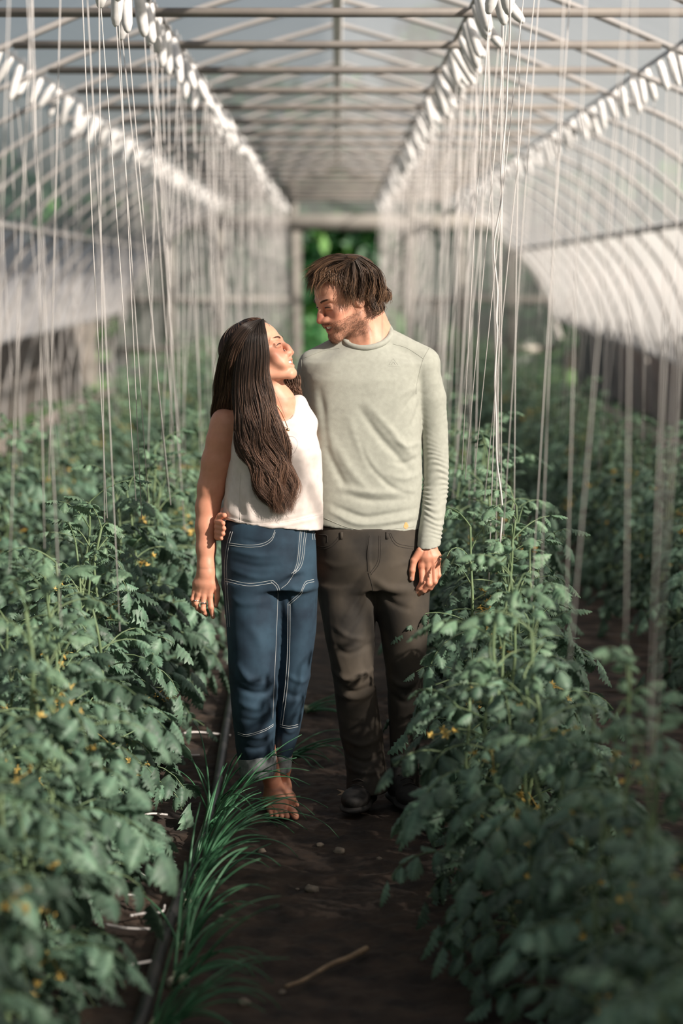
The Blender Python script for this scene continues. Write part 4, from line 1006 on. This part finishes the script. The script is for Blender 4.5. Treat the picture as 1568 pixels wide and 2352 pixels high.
# ================================================================== THE WOMAN
woman = empty('person', (P(610, 1176, YW)[0], YW, 0)); tag(woman, 'barefoot woman with long brown hair, white top and cuffed jeans, looking up', 'person')
HW = head_frame(594, 815, YW - .01, math.radians(76), math.radians(24), 0.0, .95)
b = Sdf(); head_sdf(b, HW, False)
b.cone(HW.w((0, .025, -.055)), P(640, 925, YW + .0), .047, .046, .02); b.cone(P(640, 925, YW + .01), P(625, 990, YW + .01), .048, .06, .03)
b.cone(P(630, 950, YW + .03), P(540, 975, YW + .01), .040, .040, .03); b.cone(P(630, 950, YW + .03), P(678, 948, YW + .05), .040, .026, .03)
b.stack(rowsM([(950, 560, 700, .055, .02), (1000, 538, 722, .080, .01), (1080, 530, 728, .085, .0), (1170, 530, 722, .080, 0), (1260, 525, 715, .09, 0), (1340, 525, 715, .09, 0)], YW, 0), .03)
b.cone(P(650, 948, YW - .030), P(600, 958, YW - .03), .010, .008, .02)      # collar bone
arm = [(519, 968, .01), (508, 1010, .01), (498, 1060, .015), (486, 1120, .02), (477, 1165, .015), (474, 1210, .0), (473, 1260, -.015), (473, 1300, -.025), (474, 1318, -.03)]
b.chain([P(x, y, YW + d) for x, y, d in arm], [.040, .046, .0480, .0445, .0385, .0345, .0305, .0272, .0262], .02)
b.ell(P(512, 975, YW + .01), (.040, .042, .045), None, .02)
Yw = YW - .032
hand(b, [([(482, 1368, -.004), (484.5, 1395, -.012), (489, 1417, -.002)], [.0094, .0086, .0068]),
         ([(468, 1368, -.006), (466, 1399, -.014), (469, 1407, -.004), (474, 1412, .008)], [.0094, .0086, .0078, .0066]),
         ([(456, 1365, -.002), (450, 1386, -.008), (454, 1398, .002), (461, 1405, .014)], [.0088, .0082, .0074, .0062]),
         ([(446, 1360, .006), (442, 1377, .002), (446, 1389, .010), (453, 1396, .02)], [.0078, .0072, .0066, .0056]),
         ([(487, 1326, .004), (498, 1352, .0), (499, 1372, -.002), (495.5, 1391, .0)], [.0130, .0105, .0088, .0070])], Yw,
     [([(478, 1316, .0), (483, 1340, -.002), (482, 1366, -.004)], [.020, .016, .0105]), ([(474, 1316, .0), (470, 1340, -.004), (468, 1367, -.004)], [.020, .0165, .0105]),
      ([(468, 1316, .0), (461, 1340, .0), (456, 1363, .0)], [.019, .015, .0100]), ([(465, 1318, .004), (453, 1340, .006), (447, 1358, .007)], [.016, .0130, .0092])])
for x, y in ((482, 1369), (468, 1371), (456, 1367)): b.ell(P(x, y, Yw - .0075), (.0060, .0050, .0060), None, .007)
for x0, x1 in ((475, 469), (480, 482), (470, 457)): b.cone(P(x0, 1330, Yw - .016), P(x1, 1364, Yw - .010), .0022, .0025, .005)
b.chain([P(684, 965, YW + .05), P(700, 1040, YW + .12), P(700, 1150, YW + .15), P(700, 1230, YW + .14)], [.026, .032, .030, .024], .02)   # far arm, hidden behind
# legs, ankles and feet
gz = G(650, 1880)
b.chain([P(580, 1320, YW), P(585, 1520, YW), P(596, 1660, YW + .0), P(616, 1765, YW + .07), P(631, 1812, YW + .11)], [.075, .050, .040, .0330, .0290], .02)
b.chain([P(670, 1320, YW + .04), P(668, 1520, YW + .06), P(655, 1680, YW + .09), P(647, 1765, YW + .17), P(645, 1802, YW + .20)], [.075, .045, .034, .0285, .0260], .02)
def foot(b, ank, toe, wd, sgn):
    ank = np.array(ank, float); toe = np.array(toe, float); d = toe - ank; d[2] = 0; d /= np.linalg.norm(d); sd_ = np.array([-d[1], d[0], 0]) * sgn
    heel = ank - d * .035; heel[2] = .034
    b.cone(ank, heel, .030, .030, .02); b.chain([ank + (0, 0, -.01), ank + d * .07 + (0, 0, -ank[2] * .45), toe - d * .035 + (0, 0, .026)], [.030, .028, .020], .02)
    b.chain([heel + (0, 0, -.002), toe - d * .05 - sd_ * .022 + (0, 0, .018)], [.030, .019], .02)
    for i in range(5):
        s0 = sd_ * (wd * (.5 - (0, .36, .58, .79, 1.0)[i])); ln = (.024, .022, .015, .006, -.004)[i]; r_ = (.0120, .0080, .0076, .0072, .0068)[i]
        k0 = toe - d * (.040 + .006 * i) + s0 + np.array([0, 0, .022]); k1 = toe + d * (ln - .022) + s0 * 1.12 + np.array([0, 0, .018]); k2 = toe + d * (ln - .004) + s0 * 1.15 + np.array([0, 0, .011])
        b.chain([k0, k1, k2], [.014 if i == 0 else .0105, r_, r_ * .95], .003)
foot(b, P(631, 1814, YW + .115), G(650, 1884) + [0, 0, .004], .064, 1)
foot(b, P(645, 1804, YW + .20), G(661, 1862) + [0, 0, .004], .060, -1)
V, Q = fine_body(b, [(HW.o + (.01, -.005, -.01), (.12, .12, .13), .0018), (P(473, 1362, YW - .03), (.06, .06, .085), .0014), (G(650, 1875) + (0, .02, .03), (.08, .16, .05), .0016)]); Nn = vnormals(V, Q); body_w = (V, Q)
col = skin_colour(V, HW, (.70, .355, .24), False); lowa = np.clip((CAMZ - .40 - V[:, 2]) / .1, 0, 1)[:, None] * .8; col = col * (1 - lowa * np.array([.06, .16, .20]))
mesh_np('body', V, Q, M['skin'], True, col, woman); head_parts(HW, woman, False)
sw_ = Surf([body_w]); nail(sw_, 494.5, 1389, .0038, .0045, woman); nail(sw_, 489, 1414, .0035, .004, woman)
for px, py in ((666, 1889), (654, 1889), (645, 1888)): nail(sw_, px, py - 4, .0045, .004, woman)
# rings on middle and ring fingers
def ring(px, py, Y, axis, r, wd, name, lab):
    c = P(px, py, Y); Fm = frame(np.array(axis, float)); m = MB(); cp = [c + Fm @ np.array([r * math.cos(a), 0, r * math.sin(a)]) for a in np.linspace(0, 2 * math.pi, 25)]
    V, F4 = tubes(np.array([cp]), np.full((1, 25), wd), 8); o = mesh_np(name, V, F4, M['silver'], True, None, woman); o['label'] = lab; return o
ring(466.8, 1386, Yw - .0105, (0, .25, 1), .0100, .0030, 'ring', 'wide silver ring'); o = ring(451.5, 1380, Yw - .0058, (.28, .2, 1), .0094, .0014, 'ring', 'thin silver ring with a clear stone')
m = MB(); m.tube([P(448.5, 1380, Yw - .0145), P(448.5, 1380, Yw - .018)], [.003, .0015], 6); m.build('gem', M['silver'], o)

# white sleeveless top
s = Sdf()
s.stack(rowsM([(950, 556, 690, .070, .02), (985, 535, 724, .098, .005), (1040, 528, 738, .112, .0), (1110, 518, 741, .112, .0), (1180, 511, 742, .110, 0), (1225, 514, 742, .112, 0)], YW, 0), 0, pw=2.25)
s.ell(P(675, 1035, YW - .062), (.062, .050, .060), None, .04); s.ell(P(590, 1040, YW - .055), (.06, .045, .06), None, .04)
s.cone(P(664, 975, YW + .01), P(685, 926, YW + .03), .055, .024, .025); s.cone(P(685, 930, YW + .03), P(708, 972, YW + .03), .026, .032, .02); s.cone(P(600, 965, YW + .02), P(541, 968, YW + .01), .046, .038, .03)
s.half(P(540, 960, YW), np.array([-1.0, 0, .12]), .003, (P(440, 1060, YW) - (0, .3, 0), P(531, 900, YW) + (0, .3, 0)))
nk = P(640, 948, YW - .02)
s.cone(nk + (0, -.0, -.005), nk + (.004, .0, .12), .045, .056, .006, '-')
s.cone(P(645, 940, YW - .07), P(652, 870, YW - .07), .030, .050, .006, '-')
s.half(P(620, 1211, YW - .1), np.array([-.115, 0, -1.0]), 0)
V, Q = s.mesh(.0045); V = smooth_mesh(V, Q, 2, .5); N2 = vnormals(V, Q)
FL = [([(527, 1195), (580, 1213), (650, 1207), (738, 1190)], .005, .004), ([(520, 1187), (580, 1203), (650, 1197), (738, 1180)], .004, -.004), ([(700, 960), (710, 1040), (705, 1150)], .018, -.006), ([(690, 1060), (700, 1120), (690, 1190)], .014, .006),
      ([(550, 1080), (545, 1140), (555, 1200)], .012, -.006), ([(575, 1100), (570, 1160), (580, 1205)], .012, .006), ([(530, 1110), (525, 1150), (522, 1190)], .010, .005), ([(720, 1060), (728, 1120), (724, 1180)], .010, -.005), ([(650, 1100), (655, 1150), (650, 1195)], .014, -.005),
      ([(615, 1120), (625, 1160), (620, 1205)], .012, .005), ([(660, 1010), (690, 1030), (720, 1020)], .012, .004)]
V = folds(V, N2, [(l, YW - .11, w_, h_) for l, w_, h_ in FL]); V = V + N2 * (.0016 * noise_field(V, 9, 12, 2) + .0007 * noise_field(V, 28, 5, 1))[:, None]; V = smooth_mesh(V, Q, 1, .3)
top_o = mesh_np('sleeveless_top', V, Q, M['linen'], True, None, woman); stp = Surf([(V, Q)]); m = MB()
for l in ([(518, 1188), (580, 1203), (650, 1199), (740, 1181)], [(553, 1085), (550, 1140), (552, 1205)]): stitch(m, stp, l, .0007)
m.build('seams', mat('linen_thread', (.70, .62, .56), .9), top_o)
# necklace
both = Surf([body_w, (V, Q)]); m = MB(); l = both.line([(632, 925), (645, 945), (655, 968), (661, 983)], .0014, 24)
if len(l) > 3: m.tube(l, .0007, 4)
l2 = both.line([(636, 962), (645, 976), (661, 985)], .0016, 20)
if len(l2) > 3: m.tube(l2, .0006, 4)
hp_ = both.hit(661, 987)[0]
if hp_ is not None: m.tube([np.array(hp_) + (0, -.001, 0), np.array(hp_) + (0, -.0035, 0)], .0055, 10)
m.build('necklace', M['gold'], woman)

# jeans
t = Sdf()
trousers(t, [(1195, 518, 720, .106, 0), (1240, 508, 725, .116, 0), (1300, 508, 728, .122, 0), (1348, 511, 729, .118, .0)],
         [[(1335, 511, 648, .108, -.01), (1400, 516, 646, .106, -.015), (1450, 520, 643, .102, -.02), (1550, 526, 637, .094, -.025), (1640, 533, 633, .090, -.02), (1720, 543, 632, .086, .02), (1745, 546, 632, .086, .04)],
          [(1335, 622, 729, .105, .02), (1400, 630, 728, .102, .03), (1450, 634, 725, .098, .04), (1550, 634, 712, .088, .05), (1600, 632, 703, .085, .055), (1680, 629, 688, .078, .11), (1745, 628, 668, .070, .14)]], YW, .016)
V, Q = t.mesh(.0048); V = smooth_mesh(V, Q, 2, .5); N2 = vnormals(V, Q)
FL = [([(530, 1265), (590, 1275), (650, 1272)], .008, .0035), ([(535, 1290), (590, 1300), (640, 1297)], .008, -.0035), ([(560, 1240), (600, 1245), (630, 1230)], .006, -.004), ([(640, 1345), (665, 1330), (695, 1322)], .007, -.007), ([(640, 1330), (668, 1316), (690, 1310)], .007, .004),
      ([(532, 1310), (590, 1325), (630, 1322)], .008, .0035), ([(525, 1370), (560, 1385), (620, 1380)], .010, .003), ([(565, 1430), (600, 1480), (610, 1560)], .016, .004), ([(548, 1530), (575, 1560), (615, 1570)], .012, .008), ([(545, 1575), (580, 1590), (620, 1590)], .010, -.008),
      ([(550, 1615), (590, 1625), (625, 1610)], .011, .006), ([(548, 1650), (590, 1655), (628, 1640)], .010, -.005), ([(560, 1690), (600, 1695), (628, 1680)], .009, .005), ([(555, 1720), (590, 1725), (628, 1715)], .008, -.004), ([(660, 1560), (690, 1575), (706, 1570)], .010, .006), ([(655, 1600), (680, 1610), (698, 1600)], .010, -.006),
      ([(665, 1345), (690, 1360), (722, 1350)], .010, .005), ([(645, 1360), (660, 1380), (668, 1420)], .009, -.006), ([(650, 1690), (665, 1700), (680, 1695)], .008, .004), ([(686, 1212), (682, 1280), (672, 1318)], .006, .004)]
V = folds(V, N2, [(l, YW - .10, w_, h_) for l, w_, h_ in FL]); V = V + N2 * (.0022 * noise_field(V, 6, 18, 2))[:, None]; V = smooth_mesh(V, Q, 1, .3)
j_o = mesh_np('jeans', V, Q, M['denim'], True, None, woman); sj = Surf([(V, Q)]); m = MB()
def dbl(l, dx, dy): stitch(m, sj, l, .0007); stitch(m, sj, [(a + dx, c + dy) for a, c in l], .0007)
dbl([(523, 1247), (567, 1252), (601, 1249), (622, 1237), (631, 1218)], 1, 5)
dbl([(529, 1221), (521, 1251), (516, 1290), (516, 1327), (519, 1380), (523, 1440)], 5, 0)
dbl([(517, 1329), (571, 1340), (626, 1333)], 0, 6); dbl([(626, 1333), (638, 1345), (642, 1360), (641, 1386), (637, 1487), (633, 1571), (630, 1650)], -4, 3)
dbl([(628, 1663), (605, 1676), (567, 1687), (546, 1682)], 0, 4); dbl([(720, 1331), (702, 1336), (694, 1350), (688, 1362), (661, 1386)], 1, 5); dbl([(661, 1386), (660, 1487), (655, 1571), (643, 1666)], 5, 2); dbl([(643, 1664), (663, 1668), (684, 1664)], 0, 5)
dbl([(690, 1209), (686, 1250), (682, 1290), (673, 1318)], 4, 0); dbl([(705, 1209), (700, 1250), (696, 1285), (688, 1306), (672, 1320)], -4, -2); stitch(m, sj, [(645, 1352), (660, 1340), (672, 1322)], .0007)
dbl([(724, 1222), (722, 1230), (723, 1240)], -5, 0)
m.build('stitching', M['thread'], j_o)
for rows_, nm in (([(1728, 547, 633, .088, .03), (1738, 544, 635, .091, .035), (1768, 548, 634, .090, .045), (1776, 550, 632, .086, .045)], 0), ([(1728, 628, 668, .070, .13), (1738, 627, 671, .074, .135), (1764, 628, 669, .073, .15), (1769, 629, 667, .07, .15)], 1)):
    c = Sdf(); c.stack(rowsM(rows_, YW, 0), 0, pw=2.1); V, Q = c.mesh(.0040); n_ = vnormals(V, Q); V = V + n_ * (.0016 * noise_field(V, 14, 31, 2))[:, None]; mesh_np('cuff', V, Q, M['denim_in'], True, None, j_o)

# long hair
dark = [(.012, .009, .007), (.19, .10, .065), (.07, .037, .024), (.28, .155, .10), (.11, .058, .038)]
r = np.random.default_rng(17); PP = []; RR = []; CC = []
def sheet_hair(L, Rr, dep, n, m, wave, rad, tip=(0.8, 1.0), bow=.05, colk=0.):
    """locks between a left and a right boundary traced in the photo; dep = depth (Y) at each station"""
    L = resample([(a, b_, 0) for a, b_ in L], m); Rr = resample([(a, b_, 0) for a, b_ in Rr], m); D = np.interp(np.linspace(0, 1, m), np.linspace(0, 1, len(dep)), dep); ph0 = r.uniform(0, 6)
    for k in range(n):
        s_ = r.beta(1.05, 1.05); q_ = r.random() ** .6; t = np.linspace(0, 1, m); ph = ph0 + s_ * 5 + r.normal() * .5
        x = L[:, 0] * (1 - s_) + Rr[:, 0] * s_; y = L[:, 1] * (1 - s_) + Rr[:, 1] * s_
        x = x + wave * np.clip(t - .22, 0, 1) * np.sin(t * 6.28 * 3.6 + ph0 + s_ * 9 + 1.2 * math.sin(s_ * 23) + r.normal() * .25) + r.normal() * 1.6 * t + (2 + 5 * t) * math.sin(s_ * 71 + r.normal() * .8) * t
        e = r.uniform(*tip); tt = t * e; x = np.interp(tt, t, x); y = np.interp(tt, t, y) ; d = np.interp(tt, t, D)
        bul = bow * np.sqrt(max(0, 1 - (2 * s_ - 1) ** 2)); zz = d + bow * .6 - bul * q_ + .009 * np.sin(t * 6.28 * 3.6 + ph0 + s_ * 9 + 1.2 * math.sin(s_ * 23) + 1.2) * np.clip(t - .15, 0, 1) - .004 * abs(math.sin(s_ * 31 + r.normal() * .5)) - r.random() * .004
        PP.append([P(a, c, v) for a, c, v in zip(x, y, zz)]); RR.append(rad * r.uniform(.6, 1.5) * np.interp(t, [0, .1, .75, 1], [.5, 1, .9, .12]))
        c0 = np.array(dark[0]); c1 = np.array(dark[1 + r.integers(0, 4)]); g = np.clip(t ** 1.3 * 1.4 * r.uniform(.5, 1.2) + colk, 0, 1)[:, None]; CC.append(np.repeat(c0 * (1 - g) + c1 * g, 3, 0))
yh = HW.o[1]
sheet_hair([(575, 737), (552, 775), (540, 830), (533, 900), (536, 960), (541, 1005), (550, 1050), (580, 1090), (592, 1130), (612, 1165), (640, 1182)],
           [(606, 734), (612, 768), (618, 815), (617, 860), (628, 905), (640, 950), (652, 1000), (668, 1045), (674, 1085), (678, 1130), (664, 1185)],
           [yh - .02, yh - .078, yh - .088, yh - .092, yh - .10, yh - .112, yh - .120, yh - .122, yh - .124, yh - .122, yh - .120], 4600, 34, 15.0, .0007, (.74, 1.0), .035)
sheet_hair([(590, 734), (556, 744), (522, 778), (503, 822), (494, 870), (490, 915), (487, 950), (487, 985)], [(604, 733), (585, 770), (568, 815), (560, 860), (556, 910), (550, 945), (545, 985)],
           [yh - .01, yh - .055, yh - .065, yh - .05, yh - .01, yh + .02, yh + .05, yh + .06], 3000, 22, 3.0, .00075, (.88, 1.0), .075)
sheet_hair([(575, 738), (545, 760), (520, 800), (508, 850), (505, 900), (505, 960)], [(606, 732), (600, 760), (590, 820), (580, 880), (570, 930), (560, 970)], [yh + .05, yh + .08, yh + .09, yh + .09, yh + .08, yh + .09], 400, 18, 2, .0016, (.9, 1.), .05)
# underlying volume so no scalp shows, the far-side lock under the chin, stray hairs
sheet_hair([(640, 865), (648, 880), (655, 888), (668, 892), (680, 905)], [(688, 860), (690, 872), (688, 890), (690, 905), (692, 918)], [yh + .08, yh + .085, yh + .08, yh + .075, yh + .07], 300, 12, 3.0, .0008, (.7, 1.), .02, .3)
for pl in ([(648, 1005), (672, 1003), (683, 1018), (676, 1038), (666, 1046)], [(620, 775), (612, 850), (640, 920), (655, 960)], [(500, 800), (490, 850), (486, 900)], [(600, 734), (594, 728), (580, 733)], [(606, 736), (614, 742), (622, 752)], [(655, 1120), (668, 1140), (676, 1150)], [(640, 1160), (652, 1178), (662, 1190)]):
    PP.append(resample([P(a, c, yh - .125) if c > 760 else P(a, c, yh - .02) for a, c in pl], 34)); RR.append(np.full(34, .0005)); CC.append(np.tile([(.06, .035, .025)], (34 * 3, 1)))
mm = 34; P2 = np.array([resample(np.array(q), mm) for q in PP]); R2 = np.array([np.interp(np.linspace(0, 1, mm), np.linspace(0, 1, len(x)), x) for x in RR])
C2 = np.concatenate([np.repeat(np.column_stack([np.interp(np.linspace(0, 1, mm), np.linspace(0, 1, len(x) // 3), x[::3, i]) for i in range(3)]), 3, 0) for x in CC])
V, Fq = tubes(P2, R2, 3)
Vk, Fk, Ck = cap_hair(HW, 3800, lambda az: float(np.interp(abs(az), [0, .5, 1.1, 1.7, 3.2], [.62, .72, 1.7, 2.2, 2.3])), woman, 'hair', dark, lambda az: .05, 23,
                      lambda az, th: th > float(np.interp(abs(az), [0, .6, 1.0, 1.35, 3.2], [.55, .62, .9, 1.6, 1.9])), .010, 16, .0009)
# skull cap under the strands
cs = Sdf(); cs.ell(HW.w((0, .026, .040)), np.array((.078, .090, .078)) * HW.sc, HW.R, 0); cs.ell(HW.w((0, .050, -.02)), np.array((.070, .070, .09)) * HW.sc, HW.R, .03)
cs.stack(rowsM([(800, 525, 595, .04, .03), (870, 515, 595, .045, .04), (940, 510, 580, .03, .07)], YW, 0), .03)
cs.half(HW.w((0, -.034, .03)), HW.R @ np.array([0, -1, -.30]), .004, (P(440, 900, YW) - (0, .4, 0), P(760, 700, YW) + (0, .4, 0)))
Vs, Qs = cs.mesh(.005); Cs = np.tile([(.014, .009, .007)], (len(Vs), 1))
mesh_np('hair', np.concatenate([V, Vs, Vk]), np.concatenate([Fq, Qs + len(V), Fk + len(V) + len(Vs)]), M['hair'], True, np.concatenate([C2, Cs, Ck]), woman)
